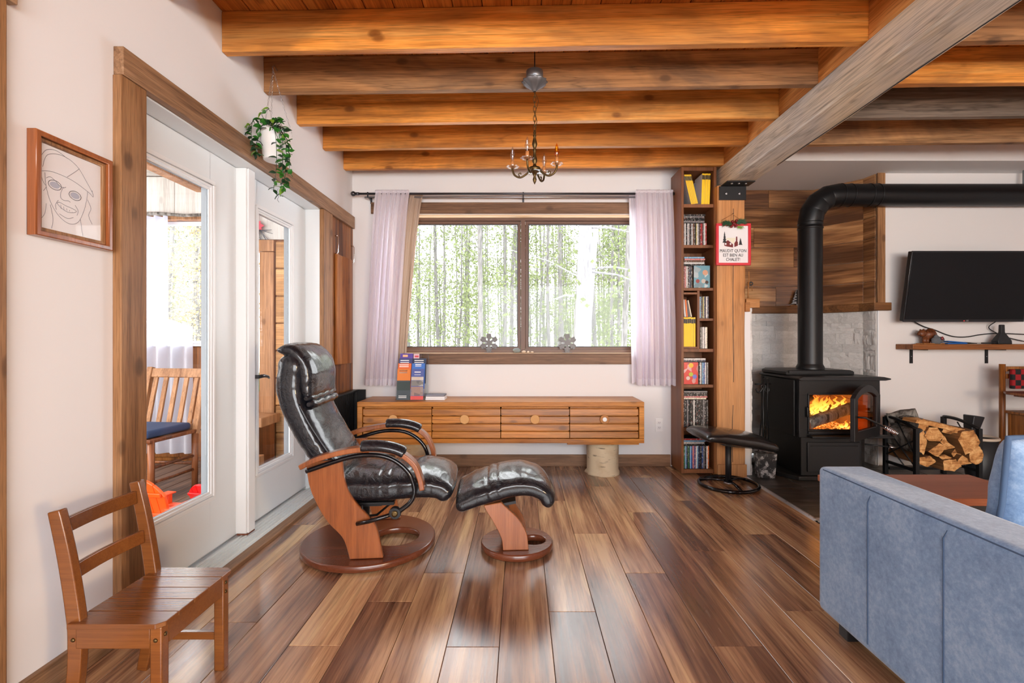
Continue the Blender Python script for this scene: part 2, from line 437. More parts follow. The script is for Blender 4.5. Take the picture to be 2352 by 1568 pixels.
def sheer(name, c, tr, transp):
    x = NT(name); d = x.n('ShaderNodeBsdfDiffuse'); d.inputs[0].default_value = (*c, 1)
    t = x.n('ShaderNodeBsdfTranslucent'); t.inputs[0].default_value = (*c, 1)
    p = x.n('ShaderNodeBsdfTransparent')
    a = x.n('ShaderNodeMixShader'); a.inputs[0].default_value = tr; x.l(d.outputs[0], a.inputs[1]); x.l(t.outputs[0], a.inputs[2])
    b = x.n('ShaderNodeMixShader'); b.inputs[0].default_value = transp; x.l(a.outputs[0], b.inputs[1]); x.l(p.outputs[0], b.inputs[2])
    x.l(b.outputs[0], x.out.inputs[0]); return x.m
M['sheer'] = sheer('white_sheer_fabric', srgb(244, 238, 246), .5, .14)
M['hem'] = sheer('white_hem_fabric', srgb(240, 236, 244), .45, .0)
M['beige'] = sheer('beige_curtain_fabric', srgb(180, 158, 140), .15, 0)
M['porchsheer'] = sheer('pale_porch_fabric', srgb(222, 224, 236), .45, .1)
def velvet():
    x = NT('blue_grey_velour'); v = x.coords((1, 1, 1), rnd=False)
    n1 = x.noise(v, 3.2, 5, .65, .4); n2 = x.noise(x.coords((1, 1, 1), rnd=False, rot=(.5, .3, .6)), 60, 4, .8)
    f = x.math('ADD', x.math('MULTIPLY', n1, .55), x.math('MULTIPLY', n2, .45))
    col = x.ramp(f, [(.36, srgb(92, 120, 158)), (.5, srgb(118, 148, 184)), (.64, srgb(150, 174, 202))])
    x.base(col).set(rough=.85, sheen=.35, spec=.15); x.bump(n2, .25, .003); return x.m
M['velvet'] = velvet()
def stone():
    x = NT('white_ledger_stone'); v = x.coords((1, 1, 1))
    n1 = x.noise(v, 7, 6, .65, .5); n2 = x.noise(v, 45, 5, .7)
    f = x.math('ADD', x.math('MULTIPLY', n1, .5), x.math('MULTIPLY', n2, .5))
    oi = x.n('ShaderNodeObjectInfo')
    col = x.ramp(f, [(.34, srgb(196, 192, 188)), (.5, srgb(226, 222, 218)), (.64, srgb(240, 238, 235))])
    col = x.mix(1.0, col, x.math('ADD', x.math('MULTIPLY', oi.outputs['Random'], .2), .8), 'MULTIPLY')
    x.base(col).set(rough=.85); x.bump(f, .7, .012); return x.m
M['stone'] = stone()
def slate():
    x = NT('dark_slate_tile'); v = x.coords((1, 6, 1)); n1 = x.noise(v, 3, 6, .65, .6)
    col = x.ramp(n1, [(.35, srgb(46, 44, 42)), (.5, srgb(70, 66, 62)), (.66, srgb(102, 98, 92))])
    x.base(col).set(rough=.35); x.bump(n1, .3, .004); return x.m
M['slate'] = slate()
def birch(name='birch_bark', base=srgb(214, 196, 164)):
    x = NT(name); v = x.coords((3, 3, 22)); n1 = x.noise(v, 2.2, 4, .6)
    n2 = x.noise(x.coords((2, 2, 3)), 2, 4)
    col = x.ramp(n2, [(.35, srgb(178, 150, 112)), (.6, base)])
    col = x.mix(x.ramp(n1, [(.6, 0), (.68, .8)]), col, srgb(70, 58, 48))
    x.base(col).set(rough=.7); x.bump(n1, .3, .004); return x.m
M['birch'] = birch()
def bark(name, d, l):
    x = NT(name); v = x.coords((5, 5, 1)); n1 = x.noise(v, 6, 5, .65, .4)
    x.base(x.ramp(n1, [(.35, d), (.62, l)])).set(rough=.9); x.bump(n1, .7, .01); return x.m
M['bark'] = bark('grey_log_bark', srgb(60, 54, 48), srgb(150, 144, 136))
M['treebark'] = bark('pale_tree_bark', (.07, .066, .062), (.17, .16, .15))
M['treebarkpale'] = bark('pale_birch_trunk', (.15, .145, .15), (.26, .255, .26))
M['foliage'] = plain('pale_green_foliage', (.14, .17, .065), .8)
M['foliageyel'] = plain('yellow_autumn_foliage', (.34, .25, .12), .8)
M['foliagedk'] = plain('mid_green_foliage', (.13, .16, .08), .8)
def marbled():
    x = NT('black_white_mottled_tin'); n1 = x.noise(x.coords((1, 1, 1)), 22, 5, .7)
    x.base(x.ramp(n1, [(.5, (.02, .02, .022)), (.62, (.5, .5, .5))])).set(rough=.4); return x.m
M['mottled'] = marbled()
def objcol(name, rough=.4, pattern=None):
    """printed card or plastic whose own colour is the object's colour; 'pattern' adds blocks of print"""
    x = NT(name); oi = x.n('ShaderNodeObjectInfo'); c = oi.outputs['Color']
    if pattern:
        v = x.coords(pattern); vo = x.n('ShaderNodeTexVoronoi'); x.l(v, vo.inputs['Vector']); vo.inputs['Scale'].default_value = 1
        sep = x.n('ShaderNodeSeparateColor'); x.l(vo.outputs['Color'], sep.inputs[0])
        k = x.ramp(sep.outputs[0], [(0, 0), (.72, 1)], 'CONSTANT')
        other = x.mix(sep.outputs[1], (.8, .78, .75), (.03, .03, .05))
        other = x.mix(x.ramp(sep.outputs[2], [(0, 0), (.88, 1)], 'CONSTANT'), other, (.35, .08, .06))
        c = x.mix(x.math('MULTIPLY', k, .5), c, other)
    x.base(c).set(rough=rough); return x.m
M['spine'] = objcol('printed_spine', .3, (190, 60, 95))
M['cover'] = objcol('printed_cover', .3, (28, 28, 22))
M['flat'] = objcol('coloured_print', .5)

M['greymetal'] = plain('grey_painted_metal', (.13, .12, .12), .45, .3)
# ================================================================== THE SETTING
def st(o): o['kind'] = 'structure'; return o
XL = -1.467; YB = 4.25; XR = 5.5; YF = -3.0
# ---- floor
floor = st(box('floor', M['black'], XL-.1, XR+.1, YF-.1, 4.9, -.12, -.016))
bpl = {}
def plank_mesh(L, w_, t=.014):
    key = (round(L, 3), round(w_, 3))
    if key not in bpl:
        mb = MB(); g = .0009; b = .0012
        x0, x1, y0, y1 = -w_/2+g, w_/2-g, -L/2+g, L/2-g
        for z, i in ((-t, 0), (-b, 0), (0, b)):
            mb.v += [Vector((x0+i, y0+i, z)), Vector((x1-i, y0+i, z)), Vector((x1-i, y1-i, z)), Vector((x0+i, y1-i, z))]
        for r in (0, 4):
            for q in range(4): mb.f.append((r+q, r+(q+1) % 4, r+4+(q+1) % 4, r+4+q)); mb.sm.append(False)
        mb.f.append((8, 9, 10, 11)); mb.sm.append(False); mb.f.append((3, 2, 1, 0)); mb.sm.append(False)
        me = bpy.data.meshes.new('plank'); me.from_pydata(mb.v, [], mb.f); me.materials.append(M['floor'])
        bpl[key] = me
    return bpl[key]
ends = {-5: 1.755, -4: 2.05, -3: 2.3, -2: 1.747, -1: 1.15, 0: 1.974, 1: 2.77, 2: 2.30, 3: 1.752, 4: 2.54, 5: 1.98, 6: 2.76, -6: 2.4, -7: 1.9, -8: 2.9}
PL, PW = 1.36, .19
XH, YH = 1.79, 2.975          # corner of the slate hearth
fo = W[floor]
for k in range(-8, 29):
    x0 = .113+PW*k; x1 = x0+PW
    x0c, x1c = max(x0, -1.36), min(x1, XR)
    if x1c-x0c < .02: continue
    e = ends.get(k, 1.2+(k*.517) % PL)
    y = e - PL*math.ceil((e-YF)/PL)
    while y < YB:
        a, b = max(y, YF), min(y+PL, YB-.004)
        if x1c > XH+.02 and b > YH: 
            if x0c < XH: x1k = XH-.004; bb = b
            else: x1k = x1c; bb = min(b, YH-.012)
        else: x1k, bb = x1c, b
        if bb-a > .02 and x1k-x0c > .01:
            o = bpy.data.objects.new('plank', plank_mesh(bb-a, x1k-x0c)); COL.objects.link(o)
            o.parent = floor; o.location = Vector(((x0c+x1k)/2, (a+bb)/2, 0))-fo
        y += PL
for (a, b) in ((YF, YF+PL), (YF+PL, YF+2*PL), (YF+2*PL, YF+3*PL), (YF+3*PL, 1.815), (3.625, YB-.004)):
    o = bpy.data.objects.new('plank', plank_mesh(b-a, .105)); COL.objects.link(o); o.parent = floor; o.location = Vector((-1.4135, (a+b)/2, 0))-fo
# ---- hearth of slate tiles
hx0, hy0 = XH, YH
hearth_n = 0
tile = MB().box(-.148, .148, -.298, .298, -.014, .006).build('tile', M['slate'], floor, .003, 1, local=True)
tile.location = Vector((XH+.16, YH+.31, 0))-fo
for i in range(0, 12):
    for j in range(0, 4):
        if i == 0 and j == 0: continue
        y = YH+.31+j*.6 - (.3 if i % 2 else 0)
        if y > 4.7 or y < YH+.2 and i % 2 == 0: continue
        if y < YH+.1:
            continue
        place(tile, Vector((XH+.16+i*.3, y, 0))-fo, parent=floor)
half = MB().box(-.148, .148, -.148, .148, -.014, .006).build('tile', M['slate'], floor, .003, 1, local=True)
half.location = Vector((XH+.16+.3, YH+.16, 0))-fo
for i in range(3, 12, 2): place(half, Vector((XH+.16+i*.3, YH+.16, 0))-fo, parent=floor)
es = MB(); es.prism([(XH-.012, -.01), (XH+.016, -.01), (XH+.016, .009), (XH+.004, .009), (XH-.012, .001)], YH-.012, 3.92, 'y')
es.build('edge_strip', M['strip'], floor)
es = MB(); es.prism([(YH-.012, -.01), (YH+.016, -.01), (YH+.016, .009), (YH+.004, .009), (YH-.012, .001)], XH, XR, 'x')
es.build('edge_strip', M['strip'], floor)
sc = MB()
for yy in (YH+.06, YH+.32, YH+.62): sc.lathe([(.004, 0), (.004, .0012)], (XH+.004, yy, .0085), 8)
sc.build('screw', M['iron'], floor)

# ---- walls
def wall(name, boxes, mat='wall'):
    mb = MB()
    for b in boxes: mb.box(*b)
    return st(mb.build(name, M[mat]))
DY0, DY1, DZ = 1.87, 3.56, 2.055
WX0, WX1, WZ0, WZ1 = -1.142, 1.173, .985, 2.19
wl = wall('wall_left', [(XL-.14, XL, YF, DY0-.02, 0, 2.75), (XL-.14, XL, DY1+.02, YB+.2, 0, 2.75), (XL-.14, XL, DY0-.02, DY1+.02, DZ+.02, 2.75)])
wb = wall('wall_back', [(XL-.14, WX0, YB, YB+.2, 0, 2.75), (WX1, 1.80, YB, YB+.2, 0, 2.75), (WX0, WX1, YB, YB+.2, 0, WZ0-.02), (WX0, WX1, YB, YB+.2, WZ1+.0, 2.75)])
wr2 = wall('wall_back_right', [(3.112, XR, YB, 4.78, 0, 2.75)], 'wall2')
wr = wall('wall_right', [(XR, XR+.15, YF, YB, 0, 2.75)])
wf = wall('wall_front', [(XL, -1.0, YF-.15, YF, 0, 2.75), (3.8, XR, YF-.15, YF, 0, 2.75), (-1.0, 3.8, YF-.15, YF, 0, .6), (-1.0, 3.8, YF-.15, YF, 2.4, 2.75)])
# stub wall beside the stove with its stone facing seen edge-on
sw = wall('wall_stub', [(1.80, 1.855, 3.94, 4.78, 0, 1.357), (1.79, 1.845, 4.13, 4.78, 1.43, 2.55)])
ve = MB()
for i in range(46):
    z = .0+i*.0295; d = R.uniform(0, .008)
    ve.box(1.8555, 1.868+d, 3.943+R.uniform(0, .004), 4.72, z, z+.029)
ve.build('stone_edge', M['stone'], sw)
box('corner_board', M['trim'], 1.80, 1.872, 4.121, 4.16, 1.43, 2.55, sw, .002)
# left return ledge block
box('ledge_block', M['tan'], 1.815, 1.925, 3.925, 4.10, 1.3575, 1.428, sw, .003)
box('ledge_block', M['tan'], 1.80, 1.838, 3.905, 3.924, 1.325, 1.40, sw, .003)
# ---- stove alcove: flat back, diagonal, short return
A0, A1 = (1.868, 4.73), (2.84, 4.73); B1 = (3.09, 4.39); C1 = (3.108, 4.25)
aw = MB()
aw.prism([(1.80, 4.78), (1.80, 4.735), (2.845, 4.735), (3.096, 4.392), (3.1118, 4.25), (3.1118, 4.78)], 0, 2.55, 'z')
aw = st(aw.build('wall_alcove', M['wall2']))
ao = W[aw]
LZ = 1.353
stm = []
for q in range(6):
    mb = MB(); nx, nz = 5, 2
    def sf(u, v):
        return (u-.5, 0, v-.5)
    k = 0
    pts = {}
    for i in range(nx+1):
        for j in range(nz+1):
            e = (i in (0, nx)) or (j in (0, nz))
            pts[i, j] = len(mb.v)
            mb.v.append(Vector((i/nx-.5+(R.uniform(-.01, .01) if not e else 0), (-.45 if e else -1)+R.uniform(-.35, .35), j/nz-.5)))
    for i in range(nx):
        for j in range(nz): mb.f.append((pts[i, j], pts[i+1, j], pts[i+1, j+1], pts[i, j+1])); mb.sm.append(False)
    bk = {}
    edge = [(i, 0) for i in range(nx+1)]+[(nx, j) for j in range(1, nz+1)]+[(i, nz) for i in range(nx-1, -1, -1)]+[(0, j) for j in range(nz-1, 0, -1)]
    for (i, j) in edge:
        bk[i, j] = len(mb.v); mb.v.append(Vector((i/nx-.5, .6, j/nz-.5)))
    for a, b in zip(edge, edge[1:]+edge[:1]): mb.f.append((pts[a], bk[a], bk[b], pts[b])); mb.sm.append(False)
    me = bpy.data.meshes.new('stone'); me.from_pydata(mb.v, [], mb.f); me.materials.append(M['stone'])
    stm.append(me)
def lay(p, q, z0, z1, hmin, hmax, lmin, lmax, cover=None, mat=None):
    """courses of stones between plan points p and q"""
    P, Q = Vector(p), Vector(q); L = (Q-P).length; d = (Q-P)/L; ang = math.atan2(d.y, d.x)
    z = z0; n = 0
    while z < z1-.01:
        h = min(R.choice((hmin, hmin, hmax, (hmin+hmax)/2)), z1-z)
        if z1-z-h < .03: h = z1-z
        u = 0
        while u < L-.005:
            l = min(R.uniform(lmin, lmax), L-u)
            if L-u-l < .04: l = L-u
            c = P+d*(u+l/2)
            o = bpy.data.objects.new('stone', R.choice(stm)); COL.objects.link(o); o.parent = aw
            dep = R.uniform(.008, .016)
            nrm = Vector((d.y, -d.x))
            c = c+nrm*.004
            o.location = Vector((c.x, c.y, z+h/2))-ao; o.rotation_euler = (0, 0, ang)
            o.scale = (l-.0012, dep, h-.0012); n += 1
            u += l
        z += h
    return n
ns = lay((1.876, 4.73), (2.84, 4.73), .0, LZ, .048, .1, .12, .34)
ns += lay((2.845, 4.725), (3.09, 4.39), .0, LZ, .048, .1, .10, .26)
ns += lay((3.091, 4.385), (3.108, 4.256), .0, LZ, .05, .12, .06, .14)
box('edge_bead', M['vinyl'], 3.108, 3.116, 4.243, 4.256, 0, LZ, aw)
# ledge
lg = MB(); lz0, lz1 = LZ, 1.422
lg.prism([(1.876, 4.735), (1.876, 4.665), (2.81, 4.665), (3.03, 4.37), (3.05, 4.205), (3.20, 4.205), (3.20, 4.249), (3.112, 4.249), (3.09, 4.395), (2.845, 4.735)], lz0, lz1, 'z')
lg.build('ledge', M['rail'], aw, .003)
# plank cladding above the ledge
def boards(p, q, z0, z1, h, splits, mat):
    P, Q = Vector(p), Vector(q); L = (Q-P).length; d = (Q-P)/L; ang = math.atan2(d.y, d.x); nrm = Vector((d.y, -d.x))
    z = z0; r = 0
    while z < z1-.01:
        hh = min(h, z1-z); cuts = [0]+[s*L for s in splits[r % len(splits)]]+[L]
        for a, b in zip(cuts, cuts[1:]):
            c = P+d*((a+b)/2)+nrm*.005
            mb = MB().box(-(b-a)/2+.0008, (b-a)/2-.0008, -.006, .006, -hh/2+.001, hh/2-.001)
            o = mb.build('plank', mat, aw, .0015, 1, local=True); o.location = Vector((c.x, c.y, z+hh/2))-ao; o.rotation_euler = (0, 0, ang)
        z += hh; r += 1
boards((1.868, 4.73), (2.838, 4.73), 1.423, 2.549, .19, [(.62,), (.25,), (.8,), (.4,), (), (.55,)], M['alcove'])
boards((2.842, 4.728), (3.089, 4.392), 1.423, 2.549, .19, [()], M['alcove'])
boards((3.091, 4.388), (3.107, 4.262), 1.423, 2.549, .19, [()], M['alcove'])
st(box('trim_1', M['trim'], 3.10, 3.166, 4.232, 4.249, 1.423, 2.549, bevel=.002))
# ---- soffit
so_ = MB(); so_.box(1.86, XR, 3.95, 4.79, 2.55, 2.70); st(so_.build('ceiling_soffit', M['wall']))
# ---- ceiling: deck boards, joists, blocking
SL = -.0275      # the joists run a touch askew to the window wall
ceiling = st(box('ceiling', M['black'], XL-.1, XR+.1, YF-.1, 4.45, 2.748, 2.80))
co = W[ceiling]
x = XL
dk = MB().box(-.0695, .0695, -3.69, 3.69, -.034, 0).build('deck_board', M['deck'], ceiling, .003, 1, local=True)
dk.location = Vector((XL+.07, .7, 2.745))-co
for i in range(1, 49): place(dk, Vector((XL+.07+.1425*i, .7, 2.745))-co, parent=ceiling)
jmesh = {}
def joist(y_at_left, x0, x1, mat, z0=2.512, z1=2.71, th=.045):
    L = (x1-x0); cx = (x0+x1)/2; yc = y_at_left + SL*(cx-XL)
    mb = MB(); n = 26
    for s_ in range(n+1):
        u = -L/2+L*s_/n
        for (yy, zz) in ((0, z0), (th, z0), (th, z1), (0, z1)):
            dy = .0025*noise.noise(Vector((u*1.5, y_at_left*7+yy*30, zz*5))); dz = .003*noise.noise(Vector((u*2.2, y_at_left*3, zz))) if zz == z0 else 0
            mb.v.append(Vector((u, yy+dy, zz+dz-2.6)))
    for s_ in range(n):
        for q in range(4):
            a = s_*4+q; b = s_*4+(q+1) % 4; mb.f.append((a, b, b+4, a+4)); mb.sm.append(False)
    mb.f += [(3, 2, 1, 0), (n*4, n*4+1, n*4+2, n*4+3)]; mb.sm += [False]*2
    o = mb.build('joist', M[mat], ceiling, .003, 1, local=True)
    o.location = Vector((cx, yc, 2.6))-co; o.rotation_euler = (0, 0, math.atan(SL)); return o
BX0, BX1 = 1.63, 1.845
jy = [2.39, 2.78, 3.19, 3.61, 4.03]
jm = ['pine', 'pineold', 'pine', 'pine', 'pine']
for y, m_ in zip(jy, jm): joist(y, XL, BX0+.06, m_)
for y, m_ in zip([2.40, 2.79, 3.20, 3.62], ['pineold', 'pine', 'greyjoist', 'pineold']): joist(y, BX0+.065, XR, m_)
for y in [1.98, 1.57, 1.16, .75, .34, -.07, -.48, -.89, -1.3, -1.7, -2.1, -2.5, -2.9]: joist(y, XL, XR, 'pine')
ys = [1.98]+jy
for a, b in zip(ys, ys[1:]):
    o = MB().box(0, .035, -(b-a-.05)/2, (b-a-.05)/2, 0, .196).build('blocking', M['block'], ceiling, .002, 1, local=True)
    o.location = Vector((BX0+.012, (a+b+.047)/2+SL*3.1, 2.513))-co
# ---- trims of the left wall
def tr(n, mat, *b, bevel=.003): return st(box('trim_%d' % n, M[mat], *b, bevel=bevel))
tr(2, 'trimy', XL, -1.43, 1.755, 4.205, 2.055, 2.157)
tr(3, 'trim', XL, -1.435, 1.752, 1.872, 0, 2.054)
tr(4, 'trim', XL, -1.435, 3.555, 3.722, 0, 2.054)
tr(5, 'trim', XL, -1.445, 1.18, 1.372, 0, 2.054)
tr(6, 'trimy', XL, -1.438, .4, 1.395, 2.055, 2.157)
st(box('baseboard_left', M['trimy'], XL, -1.449, 1.375, 1.75, 0, .10, bevel=.003))
st(box('baseboard_back', M['trimx'], XL+.03, 1.302, YB-.018, YB, 0, .102, bevel=.003))
# ---- window: frame, panes, casing
FY0, FY1 = YB+.085, YB+.135
win = MB()
mx = .0
win.box(WX0, WX1, YB, YB+.2, WZ0-.02, WZ0)
for bx in ((WX0, WX0+.018, YB-.0, YB+.2, WZ0, WZ1), (WX1-.018, WX1, YB, YB+.2, WZ0, WZ1), (WX0+.018, WX1-.018, YB, YB+.2, WZ1-.012, WZ1)): win.box(*bx)
win = st(win.build('window_1', plain('pale_pine_reveal', srgb(232, 200, 160), .5), None, .001, 1))
def frame(x0, x1, z0, z1, w_, y0, y1, mat, parent, name='sash'):
    mb = MB()
    mb.box(x0, x1, y0, y1, z0, z0+w_); mb.box(x0, x1, y0, y1, z1-w_, z1)
    mb.box(x0, x0+w_, y0, y1, z0+w_, z1-w_); mb.box(x1-w_, x1, y0, y1, z0+w_, z1-w_)
    return mb.build(name, mat, parent, .0015, 1)
M['sash'] = plain('brown_metal_sash', srgb(104, 74, 58), .45)
M['sashdk'] = plain('dark_sash_line', srgb(54, 46, 48), .4)
ix0, ix1 = WX0+.018, WX1-.018
frame(ix0, ix1, WZ0+.001, WZ1-.012, .022, YB+.075, YB+.15, M['sash'], win, 'window_frame')
for (a, b) in ((ix0+.024, .0), (.042, ix1-.024)):
    s_ = frame(a, b, WZ0+.024, WZ1-.036, .024, YB+.09, YB+.12, M['sash'], win, 'sash')
    frame(a+.024, b-.024, WZ0+.048, WZ1-.06, .007, YB+.095, YB+.115, M['sashdk'], s_, 'gasket')
    box('pane', M['glass'], a+.028, b-.028, YB+.104, YB+.108, WZ0+.052, WZ1-.064, s_)
box('mullion', M['sash'], .002, .040, YB+.07, YB+.14, WZ0+.024, WZ1-.035, win, .002)
st(box('trim_7', M['trimx'], -1.30, 1.29, YB-.022, YB-.001, WZ1+.005, 2.292, bevel=.003))
st(box('trim_8', M['trimx'], -1.30, 1.29, YB-.022, YB-.001, .887, WZ0-.003, bevel=.003))
st(box('trim_9', M['trim'], -1.22, -1.145, YB-.02, YB-.001, WZ0-.002, WZ1+.004, bevel=.003))
st(box('trim_10', M['trim'], 1.176, 1.25, YB-.02, YB-.001, WZ0-.002, WZ1+.004, bevel=.003))
# ---- patio doors
XD = -1.57          # face of the door panels
fr = MB()
fr.box(XL-.14, XL-.0005, DY0-.02, DY0, 0, DZ+.02); fr.box(XL-.14, XL-.0005, DY1, DY1+.02, 0, DZ+.02)
fr.box(XL-.14, XL-.0005, DY0, DY1, DZ-.005, DZ+.02)
fr = st(fr.build('door_1', M['white'], None, .001, 1))
fr['label'] = 'white patio door frame in the left wall with a ridged sill'
# mullion post and threshold
mp = MB(); mp.box(XD-.03, -1.515, 2.69, 2.775, .03, DZ-.006); mp.box(-1.515, -1.506, 2.70, 2.765, .03, DZ-.006); mp.box(XD+.002, -1.545, 2.775, 2.80, .03, DZ-.006)
mp.build('center_post', M['vinyl'], fr, .002, 1)
box('post_foot', M['cherryflat'], XD, -1.51, 2.692, 2.77, .019, .029, fr, .002)
th = MB(); th.box(-1.60, -1.42, DY0, DY1, -.005, .016)
for i in range(5): th.box(-1.545+i*.024, -1.537+i*.024, DY0, DY1, .016, .022)
th.build('threshold', plain('white_aluminium_sill', srgb(222, 228, 228), .35, .2), fr)
st(box('trim_11', M['trimy'], -1.42, -1.361, DY0-.05, DY1+.06, -.012, .02, bevel=.006))
M['greyspacer'] = plain('grey_glazing_spacer', srgb(120, 124, 128), .5)
def door(y0, y1, gy0, gy1, name, lab):
    z0, z1, gz0, gz1 = .028, DZ-.008, .318, 1.872
    mb = MB()
    x0, x1 = XD-.042, XD
    mb.box(x0, x1, y0, gy0, z0, z1); mb.box(x0, x1, gy1, y1, z0, z1); mb.box(x0, x1, gy0, gy1, z0, gz0); mb.box(x0, x1, gy0, gy1, gz1, z1)
    d = mb.build(name, M['white'], None, .0015, 1); d['label'] = lab; st(d)
    m2 = MB()
    for k, (o_, hgt) in enumerate(((-.035, .006), (-.022, .014), (-.008, .009), (.006, .004))):
        a0, a1, b0, b1 = gy0+o_, gy1-o_, gz0+o_, gz1-o_; w_ = .012
        for xx0, xx1 in ((XD-.001, XD+hgt),):
            m2.box(xx0, xx1, a0, a1, b0, b0+w_); m2.box(xx0, xx1, a0, a1, b1-w_, b1)
            m2.box(xx0, xx1, a0, a0+w_, b0+w_, b1-w_); m2.box(xx0, xx1, a1-w_, a1, b0+w_, b1-w_)
    m2.build('glazing_bead', M['vinyl'], d, .001, 1)
    box('pane', M['glass'], XD-.022, XD-.016, gy0+.006, gy1-.006, gz0+.006, gz1-.006, d)
    gk = MB()
    for (q0, q1, r0, r1) in ((gy0, gy1, gz0, gz0+.004), (gy0, gy1, gz1-.004, gz1), (gy0, gy0+.004, gz0+.004, gz1-.004), (gy1-.004, gy1, gz0+.004, gz1-.004)):
        gk.box(XD-.043, XD-.014, q0, q1, r0, r1)
    gk.build('glazing_gasket', M['greyspacer'], d)
    box('weather_strip', M['steel'], XD-.01, XD+.004, y0+.002, y1-.002, .024, .03, d)
    return d
d2 = door(DY0+.012, 2.688, 1.99, 2.465, 'door_2', 'nearer white glazed patio door panel')
d3 = door(2.802, DY1-.006, 2.90, 3.325, 'door_3', 'farther white glazed patio door panel with a dark lever handle')
hd = MB(); hd.box(XD, XD+.008, 2.812, 2.845, .80, .93); hd.lathe([(.011, 0), (.011, .05)], (XD+.006, 2.828, .885), 12, 'x')
hd.build('handle_plate', M['rod'], d3, .002)
hl = MB(); hl.tube([(XD+.052, 2.825, .885), (XD+.058, 2.87, .888), (XD+.056, 2.92, .88), (XD+.05, 2.945, .87)], [.011, .01, .008, .006], 10); hl.build('lever_handle', M['rod'], d3)

# ================================================================== OUTDOORS AND PORCH
gm = MB()
def gz(x, y):
    z = -.55 + max(0, y-6)*.012
    z += 1.95*max(0, min(1, (x-4)/16))*max(0, min(1, (y-8)/14))
    z += 2.6*max(0, min(1, (-x-6)/22))*max(0, min(1, (y-5)/14))
    return z + .18*noise.noise(Vector((x*.25, y*.25, 0)))+.05*noise.noise(Vector((x, y, 3)))
gm.grid(lambda u, v: ((-70+140*u), (4.95 if 1 else 0)+v*v*75, gz(-70+140*u, 4.95+v*v*75)), 90, 60)
go = gm.build('ground', M['snow']); go['kind'] = 'structure'
g2 = MB(); g2.grid(lambda u, v: (-70+62*u, -20+v*24.95, gz(-70+62*u, 4.95)-.05), 20, 10); g2 = g2.build('ground', M['snow']); g2['kind'] = 'structure'

def tree(x, y, h, r, kind, fol, nb, label, group, lean=0, mat='treebark'):
    z = gz(x, y)
    t = thing('forest_tree', label, 'tree', (x, y, z-.1), 0, group)
    mb = MB(); P = []; rs = []
    lx, ly = R.uniform(-.04, .04)+lean, R.uniform(-.03, .03)
    for i in range(9):
        f = i/8; P.append((lx*f*h+.08*noise.noise(Vector((x, y, f*3))), ly*f*h+.08*noise.noise(Vector((y, x, f*3))), f*h)); rs.append(max(.012, r*(1-f*.85)*(1.25 if i == 0 else 1)))
    mb.tube(P, rs, 7)
    ax = []
    for b in range(nb):
        f = R.uniform(.18, .95); i = int(f*8); p = Vector(P[i]).lerp(Vector(P[min(8, i+1)]), f*8-i)
        a = R.uniform(0, 2*PI); L = (1-f*.7)*R.uniform(.5, 1)*(1.0 if kind == 'conifer' else 1.3)*h*.14
        up = R.uniform(-.25, .1) if kind == 'conifer' else R.uniform(.2, .9)
        q = p+Vector((math.cos(a)*L, math.sin(a)*L, up*L)); md = p.lerp(q, .5)+Vector((0, 0, .06*L))
        mb.tube([p, md, q], [r*.16*(1-f*.5), r*.1, .006], 4, False); ax.append((p, md, q))
    mb.build('trunk', M[mat], t, local=True)
    if fol:
        fm = MB(); 
        for (p, md, q) in ax:
            for k in range(fol):
                u = R.random()**.7; c = p.lerp(q, u)+Vector((R.gauss(0, 1), R.gauss(0, 1), R.gauss(0, .7)))*.22*(1 if kind == 'conifer' else 1.4)
                s_ = R.uniform(.022, .055); a = Vector((R.gauss(0, 1), R.gauss(0, 1), R.gauss(0, 1))).normalized()*s_; b = a.cross(Vector((R.gauss(0, 1), R.gauss(0, 1), R.gauss(0, 1)))).normalized()*s_*.6
                fm.add([c-a, c+b, c+a, c-b], [(0, 1, 2, 3)])
        fm.build('foliage', M[{'conifer': 'foliage', 'yellow': 'foliageyel', 'dark': 'foliagedk'}.get(kind, 'foliage')], t, local=True, fix=False)
    return t
for i in range(70):
    y = 8+i*.36+R.uniform(-.5, .5); x = R.uniform(-.36, .34)*y
    s_ = 'left' if x < 0 else 'right'
    tree(x, y, R.uniform(9, 14), R.uniform(.035, .085), 'bare', 0, 10, 'slender bare tree in the forest beyond the %s window pane' % s_, 'bare trees beyond the %s pane' % s_)
for i in range(110):
    y = 10+i*.26+R.uniform(-.5, .5); x = R.uniform(-.33, .34)*y
    tree(x, y, R.uniform(5, 10), R.uniform(.03, .06), 'conifer', 46, 34, 'green leafy young tree in the forest beyond the %s window pane' % ('left' if x < 0 else 'right'), 'green trees beyond the %s pane' % ('left' if x < 0 else 'right'))
tree(.87, 7.2, 11, .14, 'conifer', 14, 40, 'thick pale tree trunk standing nearest the right window pane', None, 0, 'treebarkpale')
tree(1.15, 9.5, 11, .10, 'bare', 0, 12, 'white birch trunk leaning right, beside the thickest trunk in the right pane', None, .08, 'treebarkpale')
tree(1.95, 9.5, 12, .07, 'bare', 0, 14, 'grey upright tree near the right curtain in the right window pane', None, 0, 'treebark')
for i in range(14):
    y = 10+i*.9; x = -R.uniform(.60, .82)*y
    tree(x, y, R.uniform(5, 8), .06, 'yellow', 46, 34, 'yellow-leaved tree on the snowy slope seen through the nearer patio door', 'yellow trees beyond the porch')
for i in range(10):
    y = 12+i*1.1; x = -R.uniform(.60, .86)*y
    tree(x, y, R.uniform(6, 9), .07, 'dark', 40, 34, 'green tree on the snowy slope seen through the nearer patio door', 'green trees beyond the porch')
